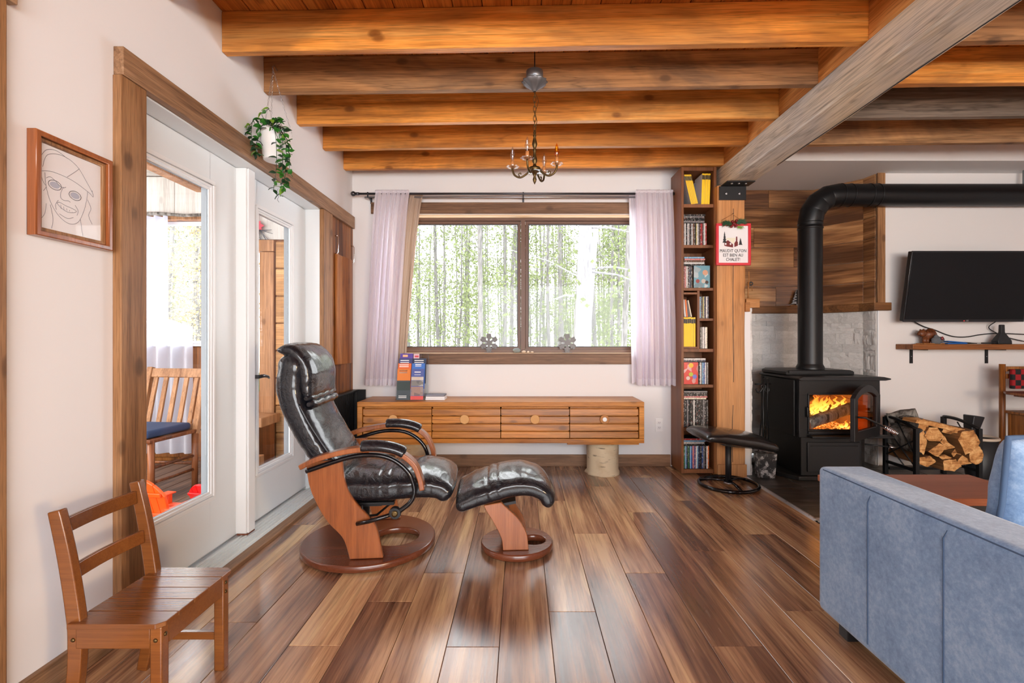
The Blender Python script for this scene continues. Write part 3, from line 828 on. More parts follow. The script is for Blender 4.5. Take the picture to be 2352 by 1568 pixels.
# ---- porch shell
PY = 4.5
pw = MB()
PWX0, PWX1, PWZ0, PWZ1 = -3.80, -2.80, 1.06, 2.20     # porch window
P2X0, P2X1 = -2.62, -2.38                             # narrow opening
pw.box(-4.25, PWX0, PY, PY+.12, -.02, 2.6); pw.box(PWX0, PWX1, PY, PY+.12, -.02, PWZ0); pw.box(PWX0, PWX1, PY, PY+.12, PWZ1, 2.6)
pw.box(PWX1, P2X0, PY, PY+.12, -.02, 2.6); pw.box(P2X0, P2X1, PY, PY+.12, 1.92, 2.6); pw.box(P2X0, P2X1, PY, PY+.12, -.02, .62); pw.box(P2X1, -1.61, PY, PY+.12, -.02, 2.6)
pw.box(-4.37, -4.25, .2, PY+.12, -.02, 1.0); pw.box(-4.37, -4.25, .2, PY+.12, 2.15, 2.6); pw.box(-4.37, -4.25, .2, .7, 1.0, 2.15); pw.box(-4.37, -4.25, 2.3, 2.6, 1.0, 2.15); pw.box(-4.37, -4.25, 4.1, PY+.12, 1.0, 2.15)  # unseen side wall with openings, added to cut the daylight on the porch
pw = st(pw.build('wall_porch', M['cabinet'])); po = W[pw]
for i in range(8):
    x = -4.2+i*.34
    if x > -1.7: break
    z0 = 2.02 if x > PWX1 else 2.24
    box('board', M['whitewash'], x+.001, min(-1.62, x+.338), PY-.022, PY-.001, z0, 2.597, pw, .003, seg=1)
for i in range(8):
    z = -.0+i*.25
    box('log_board', M['log'], -2.24, -1.62, PY-.05, PY-.001, z+.003, z+.247, pw, .008, seg=1)
    box('log_board', M['cabinet'], PWX1+.07, P2X0-.02, PY-.03, PY-.001, z+.003, z+.247, pw, .006, seg=1)
for i in range(4):
    z = .02+i*.255
    box('log_board', M['cabinet'], -4.2, PWX1+.06, PY-.03, PY-.001, z+.003, z+.25, pw, .006, seg=1)
box('casing', M['porchwood'], P2X1, -2.25, PY-.06, PY-.001, 0, 1.90, pw, .004)
box('casing', M['porchwood'], P2X0-.02, -2.25, PY-.062, PY-.001, 1.905, 2.01, pw, .004)
box('casing', M['porchwood'], PWX0, PWX1+.06, PY-.03, PY-.001, PWZ1, PWZ1+.035, pw, .004)
box('sill', M['vinyl'], PWX0, PWX1+.02, PY-.05, PY+.03, PWZ0-.02, PWZ0, pw, .003)
box('pane', M['glass'], PWX0, PWX1, PY+.06, PY+.065, PWZ0, PWZ1, pw)
frame(PWX0, PWX1, PWZ0, PWZ1, .03, PY+.04, PY+.08, M['vinyl'], pw, 'sash')
pf = st(box('floor_porch', M['porchfloor'], -4.25, -1.615, .2, PY-.001, -.06, -.02)); 
for i in range(18): box('board', M['porchfloor'], -4.2+i*.143, -4.2+i*.143+.14, .25, PY-.06, -.019, 0, pf, .003, seg=1)
pc = st(box('ceiling_porch', M['whitewash'], -4.37, -1.6, .2, PY+.12, 2.62, 2.66))
for i in range(16): box('board', M['whitewash'], -4.2+i*.16, -4.2+i*.16+.157, .22, PY-.03, 2.60, 2.619, pc, .003, seg=1)
box('rafter', M['porchwood'], -2.97, -2.87, .25, PY-.03, 2.45, 2.599, pc, .006)
# ================================================================== OBJECTS
# ---- big beam and post
def warp_bar(mb, p0, p1, w_, h, n=30, amp=.004, chamfer=.008, seed=0):
    """square timber from p0 to p1 (centre of its underside), with slightly uneven, chamfered faces"""
    p0, p1 = Vector(p0), Vector(p1); d = (p1-p0); L = d.length; d /= L
    if abs(d.z) < .5: up = Vector((0, 0, 1)); side = d.cross(up)
    else: side = Vector((1, 0, 0)); up = Vector((0, 1, 0))
    c = chamfer
    prof = [(-w_/2+c, 0), (w_/2-c, 0), (w_/2, c), (w_/2, h-c), (w_/2-c, h), (-w_/2+c, h), (-w_/2, h-c), (-w_/2, c)]
    k = len(mb.v)
    for i in range(n+1):
        for q, (a, b) in enumerate(prof):
            j1 = amp*noise.noise(Vector((i*L/n*2.2, q*3.1, seed))); j2 = amp*noise.noise(Vector((i*L/n*2.2, q*3.1+50, seed)))
            mb.v.append(p0+d*(L*i/n)+side*(a+j1)+up*(b+j2))
    m = len(prof)
    for i in range(n):
        for q in range(m):
            q2 = (q+1) % m; mb.f.append((k+i*m+q, k+i*m+q2, k+(i+1)*m+q2, k+(i+1)*m+q)); mb.sm.append(False)
    mb.f.append(tuple(k+q for q in range(m-1, -1, -1))); mb.f.append(tuple(k+n*m+q for q in range(m))); mb.sm += [False]*2
mb = MB(); warp_bar(mb, ((BX0+BX1)/2+.005, -2.9, 2.335), ((BX0+BX1)/2-.012, 4.12, 2.335), .205, .172, 60)
bm_ = mb.build('ceiling_beam', M['beam'])
props(bm_, 'massive grey weathered timber beam carrying the ceiling joists', 'beam')
cr = MB()
pth = [(BX0+.185+.012*noise.noise(Vector((y*1.1, 0, 4))), y, 2.3335) for y in [1.2+i*.09 for i in range(26)]]
for i in range(len(pth)-1):
    (x0, y0, z0), (x1, y1, z1) = pth[i], pth[i+1]; w_ = .004
    cr.add([(x0-w_, y0, z0), (x0+w_, y0, z0), (x1+w_, y1, z1), (x1-w_, y1, z1)], [(0, 1, 2, 3)])
cr.build('drying_crack', M['black'], bm_)
post = thing('timber_post', 'square golden timber post between the tall bookcase and the stove', 'post', (1.688, 4.01, 0))
mb = MB(); warp_bar(mb, (1.688, 3.905, .0), (1.688, 3.905, 2.334), .222, .21, 40, .005, .01, 3)
# orient: width along x, depth along y
mb.build('shaft', M['post'], post)
ck = MB(); q = [(1.70+.012*noise.noise(Vector((0, z*1.7, 2))), 3.9035, z) for z in [.12+i*.07 for i in range(30)]]
for i in range(len(q)-1):
    w_ = .0022; (x0, y0, z0), (x1, y1, z1) = q[i], q[i+1]
    ck.add([(x0-w_, y0, z0), (x0+w_, y0, z0), (x1+w_, y1, z1), (x1-w_, y1, z1)], [(0, 1, 2, 3)])
ck.build('drying_crack', M['black'], post)
box('base_collar', M['post'], 1.572, 1.803, 3.885, 3.90, 0, .105, post, .003)
bk = thing('steel_bracket', 'dark steel angle bracket bolting the post to the grey beam', 'bracket', (1.69, 3.89, 2.2))
box('plate', M['ironlight'], 1.585, 1.80, 3.892, 3.899, 2.215, 2.325, bk, .002)
box('plate', M['ironlight'], 1.60, 1.82, 3.78, 3.899, 2.326, 2.333, bk, .001)
for xx in (1.64, 1.745):
    MB().lathe([(.011, 0), (.011, -.006), (.006, -.008)], (xx, 3.892, 2.265), 8, 'y').build('bolt', M['steel'], bk)
for xx in (1.655, 1.71, 1.765):
    MB().lathe([(.009, 0), (.009, -.006), (.005, -.008)], (xx, 3.82, 2.326), 8, 'z').build('bolt', M['steel'], bk)

# ---- leather cushions
def sspow(c, p): return math.copysign(abs(c)**p, c)
def cushion(path, ht, hw, y0, n=3.2, nu=70, nv=44, endr=.09, wr=None, yshift=None):
    P = smooth_path([Vector((a, 0, b)) for a, b in path], 10); m = len(P)
    cum = [0]
    for i in range(m-1): cum.append(cum[-1]+(P[i+1]-P[i]).length)
    L = cum[-1]
    def at(s):
        s = max(0, min(L, s)); i = 0
        while i < m-2 and cum[i+1] < s: i += 1
        f = (s-cum[i])/max(1e-9, cum[i+1]-cum[i]); return P[i].lerp(P[i+1], f), (P[min(i+2, m-1)]-P[max(i-1, 0)]).normalized()
    def lerp(a, t):
        if not isinstance(a, (list, tuple)): return a
        q = t*(len(a)-1); i = min(int(q), len(a)-2); return a[i]+(a[i+1]-a[i])*(q-i)
    mb = MB()
    for i in range(nu+1):
        u = i/nu
        s = L*(.5-.5*math.cos(PI*u))*.35+L*u*.65
        t = s/L; p, d = at(s); nrm = Vector((-d.z, 0, d.x))
        e = min(s, L-s)
        k = 1 if e > endr else math.sqrt(max(0, 1-(1-e/endr)**2))
        H, Wd = lerp(ht, t)*max(.02, k), lerp(hw, t)*(.86+.14*k) if k > 0 else 0
        if i in (0, nu): H = .0005
        for j in range(nv):
            a = 2*PI*j/nv
            cy, cn = sspow(math.cos(a), 2/n), sspow(math.sin(a), 2/n)
            dn = 0
            if wr: dn = wr(t, cy, cn, s)
            crown = (1-cy*cy)*.012 if cn > 0 else 0
            mb.v.append(p+nrm*(cn*H+(dn+crown)*max(0, k) if abs(cn) > .3 else cn*H)+Vector((0, y0+cy*Wd+(.5*dn if abs(cn) < .6 else 0), 0)))
    for i in range(nu):
        for j in range(nv):
            j2 = (j+1) % nv; mb.f.append((i*nv+j, i*nv+j2, (i+1)*nv+j2, (i+1)*nv+j)); mb.sm.append(True)
    mb.f.append(tuple(range(nv-1, -1, -1))); mb.f.append(tuple(nu*nv+j for j in range(nv))); mb.sm += [True]*2
    return mb
def wrinkle(seed, su, sv, amp, pleat=0, seam=None):
    def f(t, cy, cn, s):
        v = noise.noise(Vector((s*su, cy*sv*.25, seed)))+.5*noise.noise(Vector((s*su*2.2, cy*sv*.6, seed+5)))
        r = amp*(1-abs(v)*2.2)
        if pleat: r += pleat*math.sin(cy*22+3*noise.noise(Vector((s*6, cy*2, seed))))*.5
        if seam:
            for q in seam: r -= .006*math.exp(-((t-q)/.012)**2)
        return r if cn > -.3 else r*.4
    return f
# ---- recliner
rc = thing('recliner_chair', 'black leather swivel recliner with bentwood arms beside the patio doors', 'recliner', (-.81, 2.62, 0), math.radians(5))
def disc_with_hole(Ro, hx, Rh, z0, z1, n=64):
    bm = bmesh.new(); mb = MB()
    def rg(R_, cx, z, sq=1): return [Vector((cx+R_*math.cos(2*PI*i/n), R_*math.sin(2*PI*i/n), z)) for i in range(n)]
    c = .006
    rings = [rg(Ro-c, 0, z1), rg(Ro, 0, z1-c), rg(Ro, 0, z0+c), rg(Ro-c, 0, z0), rg(Rh+c, hx, z0), rg(Rh, hx, z0+c), rg(Rh, hx, z1-c), rg(Rh+c, hx, z1)]
    for r in rings: mb.v += r
    for k in range(8):
        for i in range(n):
            i2 = (i+1) % n; a, b = k*n, ((k+1) % 8)*n
            mb.f.append((a+i, a+i2, b+i2, b+i)); mb.sm.append(k not in (3, 7))
    bm.free(); return mb
disc_with_hole(.345, .135, .122, .006, .042).build('base', M['cherryflat'], rc, local=True)
MB().ring((0, 0, .004), .27, .004, 40, 6).build('glide_ring', M['black'], rc, local=True)
LO = [(-.24, .515), (-.225, .408), (-.194, .324), (-.141, .229), (-.068, .145), (-.036, .045)]
RO = [(-.074, .522), (-.057, .408), (-.015, .324), (.048, .250), (.09, .187), (.121, .045)]
lo = [(p.x, p.z) for p in smooth_path([(a, 0, b) for a, b in LO], 6)]; ro = [(p.x, p.z) for p in smooth_path([(a, 0, b) for a, b in RO], 6)]
def panel(y, th):
    mb = MB(); n = len(lo); 
    for yy in (y, y+th):
        for (a, b) in zip(lo, ro):
            for q in range(3):
                f = q/2; mb.v.append(Vector((a[0]+(b[0]-a[0])*f, yy, a[1]+(b[1]-a[1])*f)))
    N = n*3
    for s_ in (0, N):
        for i in range(n-1):
            for q in range(2):
                f = (s_+i*3+q, s_+i*3+q+1, s_+(i+1)*3+q+1, s_+(i+1)*3+q); mb.f.append(f if s_ else f[::-1]); mb.sm.append(False)
    for i in range(n-1):
        for q in (0, 2): mb.f.append((i*3+q, (i+1)*3+q, N+(i+1)*3+q, N+i*3+q)); mb.sm.append(True)
    for i in (0, n-1):
        for q in range(2): mb.f.append((i*3+q, i*3+q+1, N+i*3+q+1, N+i*3+q)); mb.sm.append(False)
    return mb
APT = [(-.246, .507), (-.152, .549), (-.029, .578), (.094, .586), (.197, .566), (.269, .515), (.303, .443), (.314, .387)]
ap = [(p.x, p.z) for p in smooth_path([(a, 0, b) for a, b in APT], 7)]
TPT = [(-.225, .487), (-.029, .548), (.094, .556), (.18, .530), (.248, .468), (.275, .391), (.258, .330), (.193, .279)]
tp = smooth_path([(a, 0, b) for a, b in TPT], 6)
for sgn in (-1, 1):
    yl = -.275 if sgn < 0 else .25
    panel(yl, .026).build('side_panel', M['cherry'], rc, .003, 1, local=True)
    ya = .315*sgn
    arm = MB().sweep(ap, .066, [.024]*len(ap), ya).build('armrest', M['cherry'], rc, .006, 2, local=True)
    i0, i1 = int(len(ap)*.34), int(len(ap)*.63)
    pd = cushion([(a, b+.006) for a, b in ap[i0:i1+1:2]], .021, .039, ya, 2.6, 24, 20, .012)
    pd.build('arm_pad', M['leather'], arm, local=True)
    for q in (i0+2, i1-2):
        (a, b) = ap[q]; (a2, b2) = ap[q+1]; 
    MB().tube([Vector((p.x, ya, p.z-.004)) for p in tp], .011, 10).build('arm_tube', M['blackg'], rc, local=True)
    pv = MB().lathe([(.026, -.012), (.029, -.006), (.029, .012), (.018, .014)], (.185, ya-.0, .276), 20, 'y').build('pivot_knob', M['blackg'], rc, local=True)
    MB().lathe([(.015, 0), (.015, -.004), (.008, -.006)], (.185, ya-.012, .276), 16, 'y').build('knob_cap', M['bronze'], pv, local=True)
    MB().tube([(.18, ya, .272), (.06, ya+.01*sgn*-1, .235), (.0, ya-.03*sgn, .218)], .01, 8).build('recline_rod', M['blackg'], rc, local=True)
mc = MB(); mc.lathe([(.05, .042), (.045, .06), (.028, .065), (.028, .27), (.07, .275)], (-.03, 0, 0), 20)
mc.box(-.16, .16, -.2, -.17, .275, .29); mc.box(-.16, .16, .17, .2, .275, .29); mc.box(-.1, .1, -.2, .2, .272, .282)
mc.tube([(.02, -.26, .30), (.02, -.26, .245), (.08, -.22, .235), (.13, 0, .235), (.08, .22, .235)], .006, 6)
mc.build('swivel_mechanism', M['iron'], rc, local=True)
seat = cushion([(-.165, .375), (.05, .358), (.28, .365), (.385, .35), (.435, .305)], [.055, .062, .066, .062, .05], .255, 0, 4, 90, 64, .035, wrinkle(3, 16, 7, .003, .0006, (.42, .5)))
seat.build('seat_cushion', M['leather'], rc, local=True)
bkp = [(-.10, .41), (-.20, .55), (-.285, .70), (-.335, .83), (-.335, .95), (-.325, 1.03)]
bkc = cushion(bkp, [.055, .062, .066, .07, .075, .072], [.25, .252, .25, .245, .24, .235], 0, 3.6, 120, 64, .06, wrinkle(9, 12, 8, .0035, .001))
bkc.build('backrest', M['leather'], rc, local=True)
hr = cushion([(-.245, .79), (-.262, .86), (-.268, .93), (-.285, .99), (-.335, 1.045), (-.405, 1.05)], [.02, .04, .05, .048, .04, .03], .222, 0, 3, 70, 56, .05, wrinkle(15, 9, 14, .004, .004))
# headrest sits proud on the front face of the backrest
hr.build('headrest', M['leather'], rc, local=True)
for (bx_, bz_) in ((-.242, .812), (-.230, .782)):
    MB().tube([(bx_-.014*abs(q/7)**3, q/7*.228, bz_+.003*math.sin(q*1.7)) for q in range(-7, 8)], [.010]+[.019+.002*math.sin(q*2.1) for q in range(13)]+[.010], 12).build('headrest_band', M['leather'], rc, local=True)
sm_ = MB().tube([Vector(p)+Vector((0, -.253, 0)) for p in smooth_path([(-.07, 0, .45), (-.16, 0, .58), (-.235, 0, .70), (-.28, 0, .79)], 6)], .0035, 6)
sm_.build('side_seam', M['leather'], rc, local=True)

# ---- ottoman
ot = thing('ottoman', 'small black leather footstool on a round bentwood base in front of the recliner', 'footstool', (-.02, 2.58, 0), math.radians(3))
disc_with_hole(.19, .088, .062, .006, .042, 48).build('base', M['cherryflat'], ot, local=True)
lo = [(p.x, p.z) for p in smooth_path([(-.172, 0, .270), (-.160, 0, .243), (-.122, 0, .181), (-.085, 0, .105), (-.076, 0, .043)], 6)]
ro = [(p.x, p.z) for p in smooth_path([(-.085, 0, .285), (-.059, 0, .258), (-.002, 0, .203), (.042, 0, .127), (.053, 0, .043)], 6)]
panel(-.13, .026).build('side_panel', M['cherry'], ot, .003, 1, local=True)
panel(.06, .026).build('side_panel', M['cherry'], ot, .003, 1, local=True)
MB().tube([(-.05, -.105, .2), (-.05, .07, .2)], .011, 10).build('cross_bar', M['blackg'], ot, local=True)
MB().box(-.12, .04, -.11, .09, .268, .282, Matrix.Rotation(-.18, 4, 'Y')).build('seat_plate', M['iron'], ot, local=True)
oc = cushion([(-.305, .285), (-.19, .33), (-.05, .368), (.05, .372), (.12, .342), (.155, .28)], [.038, .046, .05, .048, .044, .036], .225, 0, 4, 90, 60, .03, wrinkle(21, 9, 6, .003, .0006, (.34, .43)))
oc.build('seat_cushion', M['leather'], ot, local=True)

# ---- console
cs = thing('console_cabinet', 'long low honey pine console with four slatted drawers under the window', 'console', (-.16, 4.04, 0))
cx0, cx1, cy0, cy1, cz0, cz1 = -1.292, .976, 3.85, 4.245, .283, .608
box('top_board', M['console'], cx0, cx1, cy0, cy1, cz1-.038, cz1, cs, .003)
box('bottom_board', M['console'], cx0, cx1, cy0, cy1, cz0, cz0+.035, cs, .003)
box('under_board', M['console'], .37, .94, cy0+.02, cy1-.03, cz0-.016, cz0-.0005, cs, .002)
box('under_board', M['console'], -1.2, -.70, cy0+.02, cy1-.03, cz0-.016, cz0-.0005, cs, .002)
for a, b in ((cx0, cx0+.04), (cx1-.04, cx1)): box('end_board', M['console'], a, b, cy0, cy1, cz0+.036, cz1-.039, cs, .003)
box('back_panel', M['console'], cx0+.041, cx1-.041, cy1-.02, cy1-.002, cz0+.036, cz1-.039, cs)
dx0 = cx0+.044; dw = (cx1-cx0-.088)/4
for k in range(4):
    a, b = dx0+k*dw+.0025, dx0+(k+1)*dw-.0025
    dr = box('drawer', M['console'], a+.004, b-.004, cy0+.028, cy1-.04, cz0+.038, cz1-.043, cs)
    zz = cz0+.040; hh = (cz1-.044-zz)/4
    for r in range(4):
        mb = MB(); z0, z1 = zz+r*hh, zz+(r+1)*hh
        mb.prism([(cy0+.027, z0+.001), (cy0+.003, z0+.001), (cy0+.007, z1-.013), (cy0+.020, z1-.009), (cy0+.027, z1-.009)], a, b, 'x')
        mb.build('slat', M['console'], dr, .001, 1)
    kx = (903, 1067, 1229, 1389)[k]; kx = (kx-1196)/1120*3.84
    MB().lathe([(.030, 0), (.036, -.002), (.037, -.014), (.034, -.017)], (kx, cy0+.003, .473), 24, 'y').build('knob', M['sawn'] if k < 3 else M['tan'], dr)
    if k == 3: MB().lathe([(.017, -.0175), (.017, -.019)], (kx, cy0+.003, .473), 20, 'y').build('knob_cap', M['ceramic'], dr)
for lx in ((1385-1196)/1120*4.03, -.91):
    mb = MB(); pr = [(.142, 0), (.138, .012), (.128, .03), (.128, .12), (.130, .2), (.127, .266)]
    mb.lathe(pr, (lx, 4.04, .0), 28)
    lg_ = mb.build('log_leg', M['birch'], cs)
    for v in lg_.data.vertices:
        a = math.atan2(v.co.y-(4.04-W[cs].y), v.co.x-(lx-W[cs].x)); 
        r_ = .004*math.sin(3*a)+.003*math.sin(7*a+1)
        if v.co.z < .02: r_ += .012*noise.noise(Vector((math.cos(a)*3, math.sin(a)*3, 1)))
        v.co.x += math.cos(a)*r_; v.co.y += math.sin(a)*r_

# ---- curtains and rod
rd = thing('curtain_rod', 'dark double curtain rod with ball ends above the window', 'curtain rod', (0, 4.16, 2.34))
rz = 2.342
rmain = MB(); rmain.tube([(-1.40, 4.15, rz), (1.30, 4.15, rz)], .0095, 12); rmain.build('rod', M['rod'], rd)
MB().tube([(-1.34, 4.19, rz-.018), (1.27, 4.19, rz-.018)], .0075, 10).build('rod', M['steel'], rd)
for xx in (-1.425, 1.325):
    MB().ball((xx, 4.15, rz), .021, 16, 10).build('ball_finial', M['rod'], rd)
    MB().tube([(xx*.985, 4.15, rz), (xx*.965, 4.15, rz)], .013, 12).build('finial_collar', M['rod'], rd)
for xx in (-1.30, .022, 1.255):
    b = MB(); b.box(xx-.006, xx+.006, 4.14, 4.248, rz-.034, rz-.026); b.box(xx-.006, xx+.006, 4.14, 4.148, rz-.03, rz+.012); b.box(xx-.008, xx+.008, 4.24, 4.249, rz-.06, rz+.0)
    b.build('bracket', M['rod'], rd, .001)
def curtain(name, label, mat, top, bot, ztop, zbot, y, folds, amp, seed, hemmat=None, head=.018, grp=None):
    t = thing(name, label, 'curtain', ((top[0]+top[1])/2, y, zbot), 0, grp)
    def fn(u, v):
        # u across, v down
        a = top[0]+(top[1]-top[0])*u; b = bot[0]+(bot[1]-bot[0])*u
        s = v**.75; x = a+(b-a)*s
        z = ztop+(zbot-ztop)*v
        ph = 2*PI*folds*u+.9*noise.noise(Vector((u*5, v*1.2, seed)))*2
        am = amp*(.35+.65*min(1, v*2.2))
        yy = y+am*math.sin(ph)+am*.35*math.sin(ph*2.3+seed)+.006*noise.noise(Vector((u*20, v*3, seed)))
        x += am*.5*math.cos(ph)*.5
        zz = z+.006*math.sin(ph*1.0)*v+(.006*noise.noise(Vector((u*40, 0, seed))) if v == 0 else 0)
        return (x, yy, zz)
    mb = MB(); mb.grid(lambda u, v: fn(u, v*.965), 150, 40)
    mb.build('panel', mat, t, fix=False)
    h = MB(); h.grid(lambda u, v: (fn(u, .965+.035*v)[0], fn(u, .965+.035*v)[1]-.001, fn(u, .965+.035*v)[2]), 150, 2); h.build('hem', hemmat or mat, t, fix=False)
    hd = MB(); hd.grid(lambda u, v: (fn(u, 0)[0], fn(u, 0)[1]*.35+y*.65+.015*math.sin(v*PI)*-1+.004*noise.noise(Vector((u*60, v, 0))), ztop+.0-head*.0+.028*(1-v)-.006*noise.noise(Vector((u*50, 2, 0)))-.004), 120, 3)
    hd.build('heading', hemmat or mat, t, fix=False)
    return t
def X(px, y): return (px-1196)/1120*y
curtain('sheer_curtain', 'white sheer curtain hanging left of the window', M['sheer'], (X(862, 4.14), X(940, 4.14)), (X(834, 4.12), X(908, 4.12)), rz+.005, .715, 4.135, 7, .022, 1, M['hem'])
curtain('lined_curtain', 'beige opaque curtain hanging behind the left white sheer', M['beige'], (X(928, 4.19), X(972, 4.19)), (X(896, 4.18), X(931, 4.18)), rz-.005, .765, 4.188, 1.6, .022, 2)
curtain('sheer_curtain', 'white sheer curtain hanging right of the window beside the bookcase', M['sheer'], (X(1458, 4.14), X(1545, 4.14)), (X(1462, 4.12), X(1562, 4.10)), rz+.005, .715, 4.13, 7.5, .022, 5, M['hem'])
curtain('white_curtain', 'plain white curtain edge behind the right sheer nearest the pane', M['hem'], (X(1444, 4.19), X(1478, 4.19)), (X(1450, 4.19), X(1500, 4.19)), rz-.005, .73, 4.192, 1.2, .012, 7)

# ---- bookcase
bx0, bx1, by0, by1 = 1.308, 1.594, 3.97, 4.245
bc = thing('bookcase', 'tall narrow brown bookcase full of film cases beside the timber post', 'bookcase', (1.45, 4.1, 0))
box('side_panel', M['bookcase'], bx0, bx0+.02, by0, by1, .012, 2.508, bc, .002)
box('side_panel', M['bookcase'], bx1-.022, bx1, by0, by1, .012, 2.508, bc, .002)
box('back_panel', M['bookcase'], bx0+.02, bx1-.022, by1-.012, by1-.002, .03, 2.49, bc)
SX0, SX1 = bx0+.0205, bx1-.0225
sh = [(2.478, 2.508), (2.178, 2.206), (1.848, 1.873), (1.500, 1.523), (1.000, 1.026), (.710, .735), (.356, .384), (.012, .044)]
for a, b in sh: box('shelf', M['bookcase'], SX0, SX1, by0+.006, by1-.013, a, b, bc, .0015)
box('divider', M['bookcase'], 1.440, 1.460, by0+.008, by1-.013, 1.0265, 1.4995, bc, .001)
box('shelf', M['bookcase'], SX0, 1.4395, by0+.008, by1-.013, 1.027, 1.043, bc, .001)
box('shelf', M['bookcase'], SX0, 1.4395, by0+.008, by1-.013, 1.470, 1.486, bc, .001)
box('shelf', M['bookcase'], 1.4605, SX1, by0+.008, by1-.013, 1.254, 1.274, bc, .001)
ORD = ['leftmost', 'second', 'third', 'fourth', 'fifth', 'sixth', 'seventh', 'eighth', 'ninth', 'tenth', 'eleventh', 'twelfth', 'thirteenth', 'fourteenth', 'fifteenth', 'sixteenth', 'seventeenth', 'eighteenth']
CN = {'white': srgb(216, 214, 212), 'black': srgb(20, 20, 24), 'grey': srgb(120, 118, 120), 'red': srgb(170, 34, 36), 'blue': srgb(44, 82, 150), 'light blue': srgb(120, 170, 206), 'yellow': srgb(250, 204, 12), 'green': srgb(60, 110, 70), 'brown': srgb(104, 70, 48), 'pink': srgb(200, 120, 120), 'orange': srgb(232, 116, 44), 'olive': srgb(160, 152, 90), 'purple': srgb(98, 76, 130), 'navy': srgb(28, 40, 72), 'maroon': srgb(110, 28, 36), 'cream': srgb(228, 220, 196)}
def case(x0, x1, z0, z1, col, label, group, y=None, dep=.135, lean=0, kind='dvd'):
    y = by0+.018+R.uniform(0, .012) if y is None else y
    nm = 'film_case' if kind == 'dvd' else 'magazine' if kind == 'mag' else 'book'
    o = MB().box(x0+.0004, x1-.0004, y, y+dep, z0, z1).build(nm, M['black'] if kind == 'dvd' else M['paper'], None, .0008, 1)
    props(o, label, {'dvd': 'film case', 'mag': 'magazine', 'book': 'book'}[kind], group)
    a = .0012 if kind == 'dvd' else 0
    if z1-z0 > x1-x0:
        sp = MB().box(x0+.0004+a*.4, x1-.0004-a*.4, y-.0007, y-.0001, z0+a*2, z1-a*2).build('spine_print', M['spine'] if kind == 'dvd' else M['flat'], o)
        if kind == 'mag':
            MB().box(x0+.001, x1-.001, y-.0011, y-.0008, z1-.05, z1-.014).build('spine_title', M['ink'] if False else M['black'], o)
    else:
        sp = MB().box(x0+a*2, x1-a*2, y-.0007, y-.0001, z0+.0004+a*.4, z1-.0004-a*.4).build('spine_print', M['spine'] if kind == 'dvd' else M['flat'], o)
    c = CN[col]; sp.color = (*c, 1)
    if lean:
        piv = Vector(((x0+x1)/2, y, z0)); Rm = Matrix.Rotation(lean, 4, 'Y')
        o.rotation_euler = (0, lean, 0)
    return o
def row(x0, cols, z0, h, th, place_, group, kind='dvd', dep=.135, lean=0, hj=.004):
    x = x0
    for i, c in enumerate(cols):
        o = ORD[i] if i == 0 else ORD[i]+' from the left'
        n = {'dvd': 'film case', 'mag': 'magazine spine', 'book': 'book'}[kind]
        t = th*R.uniform(.92, 1.06)
        case(x, x+t, z0, z0+h-R.uniform(0, hj), c, '%s %s, %s in the upright row %s' % (c, n, o, place_), group, None, dep, lean, kind); x += t
def pile(x0, w_, z0, cols, place_, group, th=.0142):
    z = z0
    for i, c in enumerate(cols):
        pos = 'bottommost' if i == 0 else ('topmost' if i == len(cols)-1 else ORD[i]+' from the bottom')
        case(x0+R.uniform(0, .008), x0+w_-R.uniform(0, .012), z, z+th-.0004, c, '%s film case lying flat, %s in pile %s' % (c, pos, place_), group); z += th
g = SX0+.002; e = .0005
# topmost shelf: yellow magazines
rowx = SX0+.028
for i in range(6):
    o = case(rowx+.038+i*.0095, rowx+.038+i*.0095+.0088, 2.2072+i*.0016, 2.2072+.25, 'yellow', 'yellow magazine leaning left, %s of the leaning set on the top shelf' % (ORD[i] if i else 'leftmost'), 'leaning yellow magazines', by0+.02, .17, -.235, 'mag')
row(SX0+.148, ['yellow']*7, 2.2065, .258, .0105, 'on the top shelf', 'upright yellow magazines on the top shelf', 'mag', .17, .035)
case(SX0+.118, SX0+.132, 2.2065, 2.43, 'grey', 'dark grey book standing behind the yellow magazines on the top shelf', None, by0+.16, .09, .12, 'book')
case(SX0+.004, SX0+.018, 2.2065, 2.30, 'black', 'black film case tucked in the left corner of the top shelf', None, by0+.05, .12, -.08)
row(g, ['grey', 'white', 'black', 'white', 'grey', 'black', 'white', 'brown', 'black', 'olive', 'white', 'grey', 'maroon', 'red', 'grey', 'white', 'red'], 1.8735, .182, .0118, 'on the second shelf', 'upright film cases on the second shelf', hj=.002)
pile(g, .185, 2.057, ['grey', 'black', 'black', 'grey', 'black'], 'on the second shelf', 'flat film cases on the second shelf')
row(g, ['maroon', 'pink', 'white', 'black', 'navy', 'black'], 1.5235, .182, .0125, 'on the third shelf', 'upright film cases on the third shelf', hj=.002)
pile(g, .185, 1.7075, ['black', 'white', 'brown', 'pink', 'light blue'], 'on the third shelf', 'flat film cases on the third shelf')
def facing(x0, x1, z0, z1, y, col, label, blobs):
    o = MB().box(x0, x1, y, y+.0145, z0, z1).build('film_case', M['black'], None, .0008, 1); props(o, label, 'film case')
    c = MB().box(x0+.002, x1-.002, y-.0007, y-.0001, z0+.002, z1-.002).build('cover_print', M['cover'], o); c.color = (*col, 1)
    for (bx, bz, r, bc_) in blobs:
        b = MB().lathe([(r, -.0009), (r, -.0012)], (x0+(x1-x0)*bx, y, z0+(z1-z0)*bz), 12, 'y').build('cover_detail', M['flat'], o); b.color = (*bc_, 1)
    return o
facing(SX0+.083, SX0+.218, 1.5235, 1.7065, by0+.012, srgb(96, 150, 168), 'film case facing out with a blue-green picture cover on the third shelf', [(.7, .68, .022, srgb(200, 150, 120)), (.25, .3, .016, srgb(150, 60, 60)), (.6, .3, .018, srgb(190, 180, 170)), (.8, .25, .014, srgb(60, 40, 36))])
